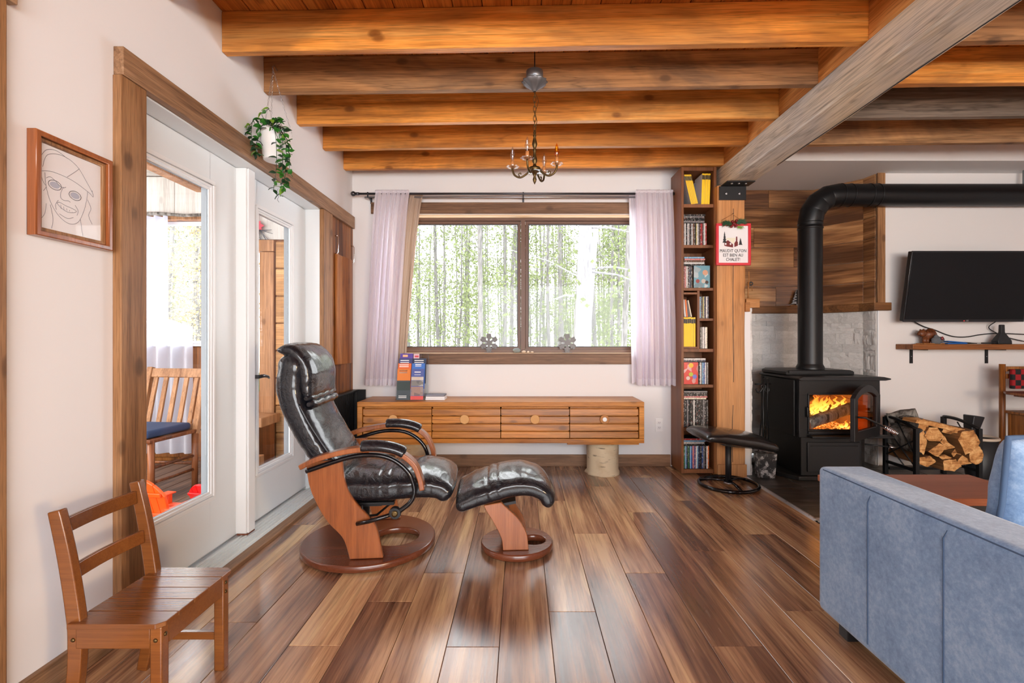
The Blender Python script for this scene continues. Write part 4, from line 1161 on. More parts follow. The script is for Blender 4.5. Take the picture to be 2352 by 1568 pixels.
# fourth: magazine box, books, cases
row(SX0+.004, ['yellow']*6, 1.0435, .243, .0165, 'in the lower left box', 'thick yellow magazines in the lower box', 'mag', .17)
case(SX0+.014, SX0+.026, 1.288, 1.43, 'white', 'white book leaning above the yellow magazines, leftmost', None, None, .13, -.09, 'book')
case(SX0+.029, SX0+.042, 1.288, 1.43, 'orange', 'orange book leaning above the yellow magazines', None, None, .13, -.09, 'book')
case(SX0+.064, SX0+.073, 1.288, 1.425, 'cream', 'cream book leaning right above the yellow magazines', None, None, .13, -.2, 'book')
row(1.464, ['light blue', 'black', 'olive', 'navy', 'white', 'navy'], 1.2745, .182, .0125, 'in the upper right cubby', 'film cases in the upper cubby', hj=.002)
row(1.466, ['black', 'grey', 'white', 'white', 'cream'], 1.0265, .18, .0125, 'in the lower right cubby', 'film cases in the lower cubby', hj=.002)
facing(SX0+.002, SX0+.122, .7355, .918, by0+.012, srgb(206, 40, 34), 'film case facing out with a bright red picture cover on the fifth shelf', [(.5, .45, .018, srgb(180, 190, 60)), (.3, .28, .016, srgb(220, 200, 190)), (.75, .35, .018, srgb(120, 120, 200)), (.5, .85, .02, srgb(240, 190, 60))])
row(SX0+.13, ['black', 'white', 'light blue', 'blue', 'white', 'grey'], .7355, .182, .0128, 'beside the red cover', 'film cases beside the red cover', hj=.002)
pile(g, .19, .9205, ['navy', 'white'], 'on the fifth shelf', 'flat film cases on the fifth shelf')
row(g, ['black', 'black', 'grey', 'black', 'black', 'black', 'white', 'black', 'black', 'black', 'black', 'black', 'grey', 'black', 'black'], .3845, .225, .0138, 'on the sixth shelf', 'black film cases on the sixth shelf', hj=.002)
pile(g, .20, .611, ['cream', 'pink', 'black', 'black', 'grey'], 'on the sixth shelf', 'flat film cases on the sixth shelf')
row(g, ['green', 'light blue', 'navy', 'green', 'light blue', 'blue', 'pink', 'purple', 'white', 'light blue', 'navy', 'black', 'blue', 'grey', 'black', 'white', 'orange'], .0445, .19, .0126, 'on the bottom shelf', 'upright film cases on the bottom shelf', hj=.002)
pile(g, .185, .236, ['black', 'white', 'light blue', 'red'], 'on the bottom shelf', 'flat film cases on the bottom shelf')
# ---- sign on the post
SY = 3.872
def sx(px): return (px-1196)/1120*SY
def sz(py): return CAMH-(py-780)/1120*SY
sg = thing('hanging_sign', 'red framed white sign with a snowy cabin, hanging on the timber post', 'sign', (sx(1685), SY, sz(608)))
box('backing', M['red'], sx(1645), sx(1724), SY+.005, SY+.017, sz(609), sz(513), sg, .002)
mb = MB(); a, b, c, d = sx(1645), sx(1724), sz(609), sz(513); f_ = .019
mb.box(a, b, SY-.006, SY+.005, c, c+f_); mb.box(a, b, SY-.006, SY+.005, d-f_, d); mb.box(a, a+f_, SY-.006, SY+.005, c+f_, d-f_); mb.box(b-f_, b, SY-.006, SY+.005, c+f_, d-f_)
mb.build('frame', M['red'], sg, .002)
box('face', M['paper'], a+f_, b-f_, SY+.003, SY+.0048, c+f_, d-f_, sg)
ty = SY+.0015
def flat(pts, mat, name, parent, y=ty, th=.0015):
    return MB().prism([(sx(p[0]), sz(p[1])) for p in pts], y, y+th, 'y').build(name, mat, parent)
for body, py in (("MAUDIT QU'ON", 576), ('EST BIEN AU', 586), ('CHALET!', 596)):
    t_ = text(body, .036, (sx(1684), ty, sz(py)), M['ink'], sg, 'lettering', sx=.80)
prt = thing_print = flat([(1664, 557), (1664, 564), (1671, 566), (1684, 568), (1684, 561), (1678, 556), (1672, 551)], M['berry'], 'house_print', sg)
flat([(1687, 567), (1695, 564), (1695, 556), (1692, 551), (1687, 558)], M['berry'], 'house_print', sg)
flat([(1690.5, 552), (1694, 553), (1693.5, 543), (1691, 543)], M['berry'], 'chimney_print', sg)
flat([(1666, 553), (1671, 546), (1690, 546), (1686, 560), (1684, 559), (1673, 550)], plain('cream_print', srgb(226, 222, 200), .6), 'snow_roof_print', sg, ty-.0008)
for x_ in (1667, 1678): flat([(x_-1.6, 558), (x_+1.6, 558), (x_+1.6, 562), (x_-1.6, 562)], M['paper'], 'window_print', sg, ty-.0012)
for cx_, top, bot, w_ in ((1664.5, 531, 557, 4.5), (1701, 546, 562, 4.5)):
    for k in range(4):
        t0 = top+(bot-top)*k/4.6; t1 = top+(bot-top)*(k+1.6)/4.6; ww = w_*(k+1.4)/4
        flat([(cx_-ww, t1), (cx_+ww, t1), (cx_, t0)], M['ink'], 'tree_print', sg, ty-.0005-.0002*k)
MB().tube([(sx(1659), SY+.01, sz(505)), (sx(1685), SY+.018, sz(490)), (sx(1702), SY+.01, sz(504))], .0016, 6).build('twine', M['tan'], sg)
MB().tube([(sx(1685), 3.906, sz(490)), (sx(1685), SY, sz(489))], .002, 6).build('nail', M['iron'], sg)
nms = {-1: MB(), 1: MB()}; R2 = random.Random(3)
for i in range(700):
    s_ = R2.choice((-1, 1)); u = R2.random(); bx_ = sx(1685+s_*(5+18*u)); bz_ = sz(514-3*math.sin(u*3)+R2.uniform(-3, 3)-s_*2)
    an = (PI if s_ < 0 else 0)+R2.uniform(-1.3, 1.3); L = R2.uniform(.018, .036)
    p = Vector((bx_, SY-.01+R2.uniform(-.008, .01), bz_)); q = p+Vector((math.cos(an)*L, R2.uniform(-.012, .006), math.sin(an)*L)); dd = Vector((0, 0, .002))
    nms[s_].add([p-dd, p+dd, q], [(0, 1, 2)])
for q in (-1, 1): nms[q].build('pine_sprig', M['needle'], sg, fix=False)
nm = MB()
for i in range(60):
    p = Vector((sx(1692+R2.uniform(0, 14)), SY-.014, sz(519+R2.uniform(0, 4)))); q = p+Vector((R2.uniform(-.01, .02), -.002, -R2.uniform(.01, .026))); dd = Vector((.0012, 0, 0)); nm.add([p-dd, p+dd, q], [(0, 1, 2)])
nm.build('pale_sprig', M['leaflight'], sg, fix=False)
for px_, py_ in ((1678, 521), (1688, 520), (1683, 514), (1689, 508), (1680, 510), (1686, 516)):
    MB().ball((sx(px_), SY-.018, sz(py_)), .0115, 10, 8).build('berry', M['berry'], sg)

# ---- sofa
sf = thing('sofa', 'blue-grey velour sofa seen from behind at the right edge', 'sofa', (1.6, .9, 0))
def softbox(x0, x1, y0, y1, z0, z1, r=.03, seg=4):
    return MB().box(x0, x1, y0, y1, z0, z1), r, seg
def sbx(name, x0, x1, y0, y1, z0, z1, r=.03, parent=sf, mat='velvet', seg=4):
    return MB().box(x0, x1, y0, y1, z0, z1).build(name, M[mat], parent, r, seg)
sx0 = 1.15; SYF = 1.893
fn_ = MB()
def back_outer(u, v):   # u along y (far to near), v up; seams pull in slightly
    y = SYF-u*1.9; z = .062+v*.551
    d = 0
    for s_ in (.275, .565, .86, 1.15, 1.45):
        d += .006*math.exp(-((u*1.9-s_)/.006)**2)
    return (sx0+d, y, z)
sbx('back', sx0+.002, 1.33, -.02, SYF, .062, .613, .026, seg=5)
bs_ = MB()
for s_ in (.275, .565, .86, 1.15):
    bs_.tube([(sx0+.0015, SYF-s_, .09), (sx0+.0012, SYF-s_, .56), (sx0+.004, SYF-s_-.012, .588)], .0022, 5)
bs_.tube([(sx0+.006, SYF-.03, .604), (sx0+.0055, 1.2, .603), (sx0+.006, 0, .604)], .0022, 5)
M['seam'] = plain('dark_blue_seam', srgb(66, 88, 118), .9)
bs_.build('seam', M['seam'], sf)
sbx('seat_base', 1.332, 2.0, -.02, 1.87, .065, .26, .02)
for a, b in ((-.01, .92), (.93, 1.86)): sbx('seat_cushion', 1.334, 2.02, a, b, .262, .42, .045)
for (xx, yy) in ((1.19, 1.80), (1.19, .1), (1.92, 1.80), (1.92, .1)):
    MB().box(xx, xx+.05, yy-.025, yy+.025, 0, .064).build('foot', M['black'], sf, .003)
# back cushion with piping, leaning on the back
def pillow(name, lab, c, wx, wz, th, rx, rz, mat='velvet'):
    t = thing(name, lab, 'cushion', c, rz)
    def sid(s):
        def f(u, v):
            x, z = u*2-1, v*2-1
            e = max(0, (1-abs(x)**3.2)*(1-abs(z)**3.2))**.42
            k = 1-.05*(1-abs(x))*(abs(z)**4); k2 = 1-.05*(1-abs(z))*(abs(x)**4)
            w_ = .006*noise.noise(Vector((x*3, z*3, s)))
            return (x*wx*k2, s*(th*e+w_*e), wz+z*wz*k)
        return f
    Rm = Matrix.Rotation(rx, 4, 'X')
    m = MB()
    for s in (-1, 1):
        g_ = MB().grid(sid(s), 28, 28); m.add([Rm @ v for v in g_.v], g_.f, True)
    m.build('cover', M[mat], t, local=True)
    f = sid(0); P = []
    for i in range(24): P.append(f(i/24, 0))
    for i in range(24): P.append(f(1, i/24))
    for i in range(24): P.append(f(1-i/24, 1))
    for i in range(25): P.append(f(0, 1-i/24))
    MB().tube([Rm @ Vector(p) for p in P], .008, 8).build('piping', M['seam'], t, local=True)
    return t
pillow('back_cushion', 'blue-grey piped cushion standing up behind the sofa back', (1.66, 1.50, .425), .30, .20, .085, .12, math.radians(14))
# ---- coffee table
ct = thing('coffee_table', 'low brown topped table beyond the sofa by the hearth', 'table', (1.9, 2.28, 0))
box('tabletop', M['table'], 1.50, 2.262, 2.085, 2.465, .388, .42, ct, .004)
box('apron', M['black'], 1.54, 2.22, 2.115, 2.435, .33, .387, ct, .003)
for xx in (1.54, 2.18):
    for yy in (2.115, 2.395): box('leg', M['black'], xx, xx+.04, yy, yy+.04, .0, .329, ct, .003)

# ---- wood stove
sv = thing('wood_stove', 'black cast iron wood stove with its glass door ajar and a fire burning', 'stove', (2.485, 4.1, 0))
X0, X1, Y0, Y1 = 2.17, 2.80, 3.80, 4.40
ZB, ZT = .34, .792
ox0, ox1, oz0, oz1 = 2.245, 2.722, .398, .672
mb = MB()   # body as a hollow box
t_ = .028
mb.box(X0, X1, Y0, Y0+t_, ZB, oz0); mb.box(X0, X1, Y0, Y0+t_, oz1, ZT); mb.box(X0, ox0, Y0, Y0+t_, oz0, oz1); mb.box(ox1, X1, Y0, Y0+t_, oz0, oz1)
mb.box(X0, X0+t_, Y0+t_, Y1, ZB, ZT); mb.box(X1-t_, X1, Y0+t_, Y1, ZB, ZT); mb.box(X0+t_, X1-t_, Y1-t_, Y1, ZB, ZT); mb.box(X0+t_, X1-t_, Y0+t_, Y1-t_, ZB, ZB+.03); mb.box(X0+t_, X1-t_, Y0+t_, Y1-t_, ZT-.02, ZT)
mb.build('body', M['iron'], sv, .002, 1)
box('side_shield', M['iron'], X0-.014, X0-.002, Y0+.05, Y1-.02, ZB, ZT-.01, sv, .003)
tp_ = MB(); tp_.prism([(X0-.02, .800), (X0+.01, .812), (X1+.01, .812), (X1+.062, .800), (X1+.062, .792), (X1+.02, .784), (X0-.005, .784), (X0-.02, .792)], Y0-.035, Y1-.0, 'y')
tp_.build('top_plate', M['ironlight'], sv, .002, 1)
tp2 = MB(); tp2.prism([(X0+.0, .813), (X0-.0, .838), (X0+.03, .851), (X1-.10, .851), (X1-.07, .838), (X1-.07, .813)], 3.99, Y1-.01, 'y'); tp2.build('raised_top', M['iron'], sv, .003, 1)
tp3 = MB(); tp3.box(X0+.02, X1-.09, 3.975, 3.989, .826, .846); tp3.build('top_trim', M['ironlight'], sv, .002)
# pedestal
pd_ = MB(); pd_.prism([(2.19, Y0+.06), (2.19, 3.81), (2.665, 3.81), (2.75, 3.90), (2.75, 4.33), (2.19, 4.33)], .04, ZB-.001, 'z'); pd_.build('pedestal', M['iron'], sv, .003, 1)
box('pedestal_panel', M['ironlight'], 2.235, 2.645, 3.797, 3.808, .07, .30, sv, .004)
box('panel_rib', M['iron'], 2.255, 2.625, 3.790, 3.796, .268, .276, sv, .002)
bs2 = MB(); bs2.prism([(2.10, 3.86), (2.16, 3.78), (2.68, 3.78), (2.80, 3.86), (2.80, 4.38), (2.02, 4.38), (2.02, 3.98)], .0065, .04, 'z'); bs2.build('foot_plate', M['iron'], sv, .006)
als = MB(); als.box(X0+.06, X1+.06, Y0-.075, Y0-.002, .344, .362); als.build('ash_lip', M['iron'], sv, .004)
MB().tube([(X1-.16, Y0-.06, .30), (X1+.02, Y0-.10, .285)], .006, 8).build('air_control', M['iron'], sv)
MB().tube([(X1-.0, Y0-.095, .287), (X1+.03, Y0-.105, .282)], .008, 8).build('control_spring', M['chrome'], sv)
# opening trim
for nm_, bb in (('opening_trim', (ox0-.012, ox1+.004, Y0-.012, Y0-.001, oz1, oz1+.012)), ('opening_trim', (ox0-.012, ox0, Y0-.012, Y0-.001, oz0-.01, oz1)), ('opening_trim', (ox0-.012, ox1+.004, Y0-.02, Y0-.001, oz0-.03, oz0-.012))):
    box(nm_, M['ironlight'], *bb, sv, .003)
box('latch_catch', M['iron'], ox0-.03, ox0-.012, Y0-.03, Y0-.001, .50, .58, sv, .006)
# fire bricks
M['brick'] = plain('fire_brick', srgb(196, 160, 124), .85)
fi0, fi1 = X0+t_+.002, X1-t_-.002
for i in range(5):
    for j in range(3):
        a = fi0+.001+i*.114; box('brick', M['brick'], a, a+.112, Y1-.072, Y1-.031, ZB+.032+j*.12, ZB+.032+j*.12+.118, sv, .003, seg=1)
for s_ in (0, 1):
    for i in range(4):
        for j in range(3):
            y = Y0+.05+i*.116; xx = fi0 if s_ == 0 else fi1-.03
            box('brick', M['brick'], xx, xx+.03, y, y+.114, ZB+.032+j*.12, ZB+.032+j*.12+.118, sv, .003, seg=1)
# door, hinged right, open
dg = thing('_tmp', None, None)
Dh = Vector((2.745, Y0-.022, 0)); an = math.radians(36)
dd_ = Vector((-math.cos(an), -math.sin(an), 0)); dn_ = Vector((math.sin(an), -math.cos(an), 0))
def DP(u, z, d=0): p = Dh+dd_*u+dn_*d; return (p.x, p.y, z)
DW, D0, D1 = .47, .368, .70
def arch(u0, u1, z0, z1, rise, n=12):
    pts = [(u1, z0)]
    for i in range(n+1):
        f = i/n; u = u1+(u0-u1)*f; pts.append((u, z1+rise*math.sin(PI*min(1, max(0, f)))**.8))
    pts.append((u0, z0)); return pts
outer = arch(0, DW, D0, D1-.02, .085); inner = arch(.055, DW-.06, D0+.07, D1-.035, .045)
bmd = MB(); n = len(outer)
for dd2 in (0, .03):
    for P_ in (outer, inner):
        bmd.v += [Vector(DP(u, z, dd2)) for u, z in P_]
for i in range(n):
    j = (i+1) % n
    bmd.f += [(i, j, n+j, n+i), (2*n+i, 3*n+i, 3*n+j, 2*n+j), (i, 2*n+i, 2*n+j, j), (n+i, n+j, 3*n+j, 3*n+i)]; bmd.sm += [False]*4
bpy.data.objects.remove(dg)
dr = bmd.build('door', M['ironlight'], sv, .003, 1)
gl = MB(); gl.v = [Vector(DP(u, z, .012)) for u, z in inner]+[Vector(DP(u, z, .017)) for u, z in inner]
gl.f = [tuple(range(n)), tuple(range(2*n-1, n-1, -1))]+[(i, (i+1) % n, n+(i+1) % n, n+i) for i in range(n)]; gl.sm = [False]*len(gl.f)
gl.build('glass_pane', glass('smoked_stove_glass', (.9, .55, .3), .2), dr)
hp = [DP(DW-.03, .545, .035), DP(DW-.05, .545, .08), DP(DW-.13, .50, .13), DP(DW-.19, .468, .16)]
h_ = MB().tube(hp, .007, 8).build('handle', M['iron'], dr)
sp = []; a0, a1 = Vector(DP(DW-.17, .480, .15)), Vector(DP(DW-.27, .425, .20)); ax = (a1-a0); ln = ax.length; ax.normalize(); s1 = ax.orthogonal().normalized(); s2 = ax.cross(s1)
for i in range(9*14+1):
    f = i/(9*14); rr = .010+.006*math.sin(PI*f); sp.append(a0+ax*ln*f+(s1*math.cos(2*PI*9*f)+s2*math.sin(2*PI*9*f))*rr)
MB().tube(sp, .0028, 6).build('handle_coil', M['chrome'], dr)
# fire: logs, embers, flames
def logm(p0, p1, r, seed, n=14, m=12, rough=.18):
    mb = MB(); p0, p1 = Vector(p0), Vector(p1); d = (p1-p0).normalized(); s1 = d.orthogonal().normalized(); s2 = d.cross(s1)
    for i in range(m+1):
        for q in range(n):
            a = 2*PI*q/n; rr = r*(1+rough*noise.noise(Vector((math.cos(a)*1.4, math.sin(a)*1.4, seed+i*.25)))+.06*noise.noise(Vector((math.cos(a)*5, math.sin(a)*5, seed+i*1.2))))
            mb.v.append(p0.lerp(p1, i/m)+(s1*math.cos(a)+s2*math.sin(a))*rr)
    for i in range(m):
        for q in range(n): mb.f.append((i*n+q, i*n+(q+1) % n, (i+1)*n+(q+1) % n, (i+1)*n+q)); mb.sm.append(True)
    mb.f += [tuple(range(n-1, -1, -1)), tuple(m*n+q for q in range(n))]; mb.sm += [False]*2
    return mb
for k, (a, b, r, lab) in enumerate((((2.29, 3.90, .425), (2.70, 3.98, .545), .045, 'burning log lying aslant at the front of the stove fire'), ((2.26, 4.05, .52), (2.47, 4.16, .62), .034, 'charred log propped at the back left of the stove fire'), ((2.40, 4.12, .42), (2.70, 4.20, .47), .045, 'burning log at the back right of the stove fire'))):
    o = logm(a, b, r, k*7+1).build('burning_log', M['bark' if k != 1 else 'black'], None); props(o, lab, 'log', 'logs burning in the stove')
fl = NT('flame'); gk = fl.n('ShaderNodeTexCoord'); sp_ = fl.n('ShaderNodeSeparateXYZ'); fl.l(gk.outputs['Generated'], sp_.inputs[0])
fc = fl.ramp(sp_.outputs[2], [(0, (1, .55, .12)), (.35, (1, .42, .05)), (.7, (1, .22, .02)), (1, (.9, .12, .01))])
fl.l(fc, fl.b.inputs['Emission Color']); fl.b.inputs['Emission Strength'].default_value = 2.2; fl.base((0, 0, 0))
lw = fl.n('ShaderNodeLayerWeight'); lw.inputs[0].default_value = .5; tr_ = fl.n('ShaderNodeBsdfTransparent'); mxs = fl.n('ShaderNodeMixShader')
fl.l(fl.math('ADD', fl.math('MULTIPLY', fl.math('POWER', lw.outputs['Facing'], 1.3), .8), fl.math('MULTIPLY', sp_.outputs[2], .35), True), mxs.inputs[0]); fl.l(fl.b.outputs[0], mxs.inputs[1]); fl.l(tr_.outputs[0], mxs.inputs[2]); fl.l(mxs.outputs[0], fl.out.inputs[0])
fl2 = NT('embers'); e1 = fl2.noise(fl2.coords((1, 1, 1)), 60, 4, .7); fl2.l(fl2.ramp(e1, [(.42, (.05, .01, .0)), (.55, (1, .2, .02)), (.66, (1, .6, .2))]), fl2.b.inputs['Emission Color']); fl2.b.inputs['Emission Strength'].default_value = 1.6; fl2.base((.02, .01, .01))
fire = thing('fire', 'orange flames and embers burning inside the wood stove', 'fire', (2.5, 4.05, .37))
mb = MB(); mb.grid(lambda u, v: (2.23+.5*u, 3.86+.40*v, .385+.018*noise.noise(Vector((u*14, v*12, 1)))+.012*math.sin(PI*u)), 30, 24); mb.build('ember_bed', fl2.m, fire)
def flame(x, y, z, h, r, seed):
    mb = MB(); m, n = 14, 10
    for i in range(m+1):
        f = i/m; rr = r*(math.sin(PI*min(1, f*.9+.12))**.8)*(1-f)**.35
        cx = x+.075*noise.noise(Vector((seed, f*3.4, 0)))*f*h/.1; cy = y+.02*noise.noise(Vector((seed, f*2.4, 7)))*f
        for q in range(n):
            a = 2*PI*q/n; mb.v.append(Vector((cx+math.cos(a)*rr*(1+.25*noise.noise(Vector((a, f*4, seed)))), cy+math.sin(a)*rr*.6, z+h*f)))
    for i in range(m):
        for q in range(n): mb.f.append((i*n+q, i*n+(q+1) % n, (i+1)*n+(q+1) % n, (i+1)*n+q)); mb.sm.append(True)
    mb.build('flame', fl.m, fire)
for k, (x, y, z, h, r) in enumerate([(2.415, 4.0, .47, .20, .017), (2.36, 4.02, .46, .12, .022), (2.33, 4.0, .45, .08, .02), (2.52, 4.08, .50, .13, .03), (2.57, 4.10, .52, .11, .03), (2.62, 4.06, .52, .12, .028), (2.67, 4.04, .54, .10, .024), (2.47, 4.1, .48, .16, .03), (2.60, 3.90, .40, .06, .02), (2.655, 3.89, .40, .085, .022), (2.56, 3.9, .395, .04, .018), (2.69, 3.93, .41, .09, .02), (2.29, 4.1, .42, .1, .03), (2.42, 4.17, .45, .17, .035), (2.55, 4.22, .45, .17, .05), (2.65, 4.25, .45, .16, .04)]):
    flame(x, y, z, h, r*.85, k*3.3)
    flame(x+.022*math.cos(k*2.1), y+.02, z-.01, h*.7, r*.55, k*3.3+11)
    flame(x-.02*math.cos(k*1.3), y-.015, z-.01, h*.5, r*.45, k*3.3+23)
pl = bpy.data.lights.new('firelight', 'POINT'); pl.energy = 1.0; pl.color = (1, .38, .08); pl.shadow_soft_size = .12
po_ = bpy.data.objects.new('firelight', pl); COL.objects.link(po_); po_.location = (2.48, 3.98, .60)
# ---- stove pipe
sp = thing('stove_pipe', 'fat black stove pipe rising from the stove and turning right along the ceiling', 'stove pipe', (2.48, 4.18, .855))
PR = .094; px_, py_ = 2.475, 4.17; pz = 2.335
MB().lathe([(PR+.014, .852), (PR+.014, .868), (PR+.002, .89), (PR, .90), (PR, 2.04)], (px_, py_, 0), 36, cap=False).build('vertical_pipe', M['pipe'], sp)
MB().lathe([(PR+.001, 2.04), (PR+.005, 2.045), (PR+.005, 2.055), (PR+.001, 2.06), (PR+.001, 2.085), (PR+.005, 2.09), (PR+.001, 2.10)], (px_, py_, 0), 36, cap=False).build('collar', M['pipe'], sp)
# segmented elbow
RB = .235; segs = 4; cen = Vector((px_+RB, py_, pz-RB))
def ringpts(c, d, r, n=36):
    d = d.normalized(); s1 = Vector((0, 1, 0)); s2 = d.cross(s1).normalized(); return [c+(s1*math.cos(2*PI*i/n)+s2*math.sin(2*PI*i/n))*r for i in range(n)]
cuts = []
for i in range(segs+1):
    a = PI/2*(i)/segs; cuts.append((cen+Vector((-math.cos(a), 0, math.sin(a)))*RB, Vector((math.sin(a), 0, math.cos(a)))))
for i in range(segs):
    (c0, d0), (c1, d1) = cuts[i], cuts[i+1]; mb = MB()
    A_, B_ = ringpts(c0, d0, PR), ringpts(c1, d1, PR+.003)
    mid0 = [a.lerp(b, .12)+(a-c0).normalized()*.003 for a, b in zip(A_, B_)]
    mb.v = A_+mid0+B_; n = 36
    for k in range(2):
        for q in range(n): mb.f.append((k*n+q, k*n+(q+1) % n, (k+1)*n+(q+1) % n, (k+1)*n+q)); mb.sm.append(True)
    mb.build('elbow_gore', M['pipe'], sp)
MB().lathe([(PR, 0), (PR, 2.75)], (px_+RB, py_, pz), 36, 'x', cap=False).build('horizontal_pipe', M['pipe'], sp)
for k in (.02, .10, .26, .33): MB().ring((px_+RB+k, py_, pz), PR+.001, .004, 36, 6, 'x').build('seam_ring', M['pipe'], sp)
box('pipe_strap', M['galv'], 4.3, 4.32, 4.16, 4.18, pz+PR, 2.549, sp)

# ---- alcove decorations
def aP(px, py, y): return ((px-1196)/1120*y, CAMH-(py-780)/1120*y)
def flat_tree(mb, cx, z0, w_, h, y, th=.006, tiers=5):
    for k in range(tiers):
        a = z0+h*.1+h*.8*k/tiers; b = a+h*.9/tiers*1.25; ww = w_/2*(1-k/(tiers+.6))
        mb.prism([(cx-ww, a), (cx+ww, a), (cx+ww*.35, b), (cx-ww*.35, b)], y, y+th, 'y')
    mb.box(cx-.004, cx+.004, y, y+th, z0, z0+h)
tw = thing('wooden_tree_ornament', 'silvery cut-out fir tree ornament on the ledge left of the pipe', 'ornament', (2.63, 4.68, 1.4225))
mb = MB(); flat_tree(mb, 2.655, 1.4285, .12, .155, 4.685); mb.build('tree', M['galv'], tw)
box('stand', M['tan'], 2.585, 2.73, 4.668, 4.71, 1.4225, 1.4283, tw)
mb = MB(); flat_tree(mb, 2.69, 1.4285, .07, .09, 4.675); mb.build('small_tree', M['whitewash'], tw)
dw_ = thing('deer_ornament', 'pink and brown cut-out deer and fir ornament on the ledge right of the pipe', 'ornament', (2.97, 4.46, 1.4225))
mb = MB(); flat_tree(mb, 2.79, 1.4285, .10, .14, 4.675); mb.build('tree', plain('mauve_wood', srgb(110, 70, 84), .6), dw_)
box('stand', M['tan'], 2.73, 2.875, 4.668, 4.71, 1.4225, 1.4283, dw_)
de = MB(); de.box(2.815, 2.858, 4.673, 4.679, 1.452, 1.468)
for xx in (2.816, 2.826, 2.846, 2.855): de.box(xx, xx+.003, 4.673, 4.679, 1.4285, 1.453)
de.prism([(2.815, 1.462), (2.808, 1.482), (2.814, 1.487), (2.822, 1.465)], 4.673, 4.679, 'y'); de.tube([(2.811, 4.676, 1.485), (2.80, 4.676, 1.50), (2.803, 4.676, 1.51)], .0015, 5); de.tube([(2.811, 4.676, 1.485), (2.822, 4.676, 1.50), (2.82, 4.676, 1.512)], .0015, 5)
de.build('deer', plain('pale_pink_wood', srgb(222, 186, 170), .6), dw_)
wf_ = thing('wooden_figure', 'slim light wood figure with a black hoop standing on the left ledge end', 'ornament', (1.868, 4.0, 1.428))
box('base', M['tan'], 1.83, 1.89, 3.975, 4.03, 1.4285, 1.437, wf_, .002)
MB().tube([(1.866, 4.0, 1.437), (1.866, 4.0, 1.575)], .006, 8).build('stem', M['tan'], wf_)
MB().tube([(1.872, 4.0, 1.55), (1.872, 4.0, 1.66)], .004, 8).build('stem_top', M['tan'], wf_)
MB().ring((1.889, 4.0, 1.56), .012, .006, 16, 8, 'y', 1).build('hoop', M['black'], wf_)
MB().tube([(1.892, 4.0, 1.58), (1.9, 4.0, 1.50)], .0025, 6).build('rod', M['tan'], wf_)

# ---- fire tools and ash box
ft = thing('fire_tool_set', 'black iron fireplace tool stand between the wall stub and the stove', 'fire tools', (1.98, 4.02, .006))
MB().lathe([(.07, .0065), (.07, .016), (.012, .025)], (2.0, 4.02, 0), 20).build('base', M['iron'], ft)
MB().tube([(2.0, 4.02, .02), (2.0, 4.02, .80)], .008, 8).build('stand_rod', M['iron'], ft)
mb = MB(); mb.ring((1.985, 3.99, .715), .018, .006, 16, 6, 'y'); mb.ring((2.02, 4.0, .69), .018, .006, 16, 6, 'y'); mb.tube(smooth_path([(1.93, 3.99, .70), (1.935, 3.99, .675), (1.955, 3.99, .67), (1.97, 3.99, .69), (1.99, 3.99, .72)], 4), .007, 6)
mb.tube([(1.93, 4.02, .735), (2.06, 4.02, .735)], .006, 6)
mb.build('hook_bar', M['iron'], ft)
for i, (xa, xb, yy) in enumerate(((1.985, 1.94, 3.985), (2.02, 2.0, 3.99), (2.05, 2.06, 4.05))):
    MB().tube([(xa, yy, .78), (xa, yy, .66), (xb, yy, .16)], [.009, .005, .005], 8).build('tool_shaft', M['iron'], ft)
MB().box(1.925, 1.955, 3.95, 4.0, .06, .17).build('brush_head', M['black'], ft, .004)
MB().box(1.97, 2.03, 3.985, 3.993, .05, .18).build('shovel_blade', M['iron'], ft, .002)
ab = thing('ash_box', 'small black and white mottled tin box on the hearth below the tools', 'box', (1.985, 3.88, .006))
mb = MB(); a, b = aP(1741, 1085, 3.86)[0], aP(1781, 1085, 3.86)[0]
mb.v = [Vector(p) for p in ((a+.01, 3.84, .0065), (b-.012, 3.84, .0065), (b-.012, 3.93, .0065), (a+.01, 3.93, .0065), (a, 3.83, .205), (b, 3.83, .205), (b, 3.94, .205), (a, 3.94, .205))]
mb.f = [(3, 2, 1, 0), (0, 1, 5, 4), (1, 2, 6, 5), (2, 3, 7, 6), (3, 0, 4, 7), (4, 5, 6, 7)]; mb.sm = [False]*6
mb.build('bin', M['mottled'], ab, .003); MB().ring(((a+b)/2, 3.885, .207), .0, .004, 4, 4).build('lid_knob', M['iron'], ab)
# ---- black vinyl stool
vs = thing('swivel_footstool', 'black cushioned footstool on a black ring base beside the bookcase', 'stool', (1.567, 3.68, 0), math.radians(4))
MB().ring((0, 0, .014), .21, .013, 48, 10).build('ring_base', M['blackg'], vs, local=True)
mb = MB()
for a in (0, 2*PI/3, 4*PI/3):
    mb.tube([(0, 0, .04), (.1*math.cos(a+.5), .1*math.sin(a+.5), .038), (.208*math.cos(a+.5), .208*math.sin(a+.5), .018)], .011, 8)
mb.build('spokes', M['blackg'], vs, local=True)
MB().lathe([(.022, .026), (.022, .31)], (0, 0, 0), 20).build('column', M['black'], vs, local=True)
MB().lathe([(.034, .018), (.034, .024), (.028, .03)], (0, 0, 0), 20).build('hub_ring', M['steel'], vs, local=True)
MB().box(-.12, .12, -.1, .1, .31, .325, Matrix.Rotation(.12, 4, 'Y')).build('seat_plate', M['iron'], vs, local=True)
cushion([(-.255, .392), (-.14, .388), (0, .366), (.15, .342), (.29, .304)], [.032, .042, .046, .046, .036], .20, -.0, 3.4, 60, 44, .05, wrinkle(31, 6, 4, .003)).build('seat_cushion', M['vinylseat'], vs, local=True)

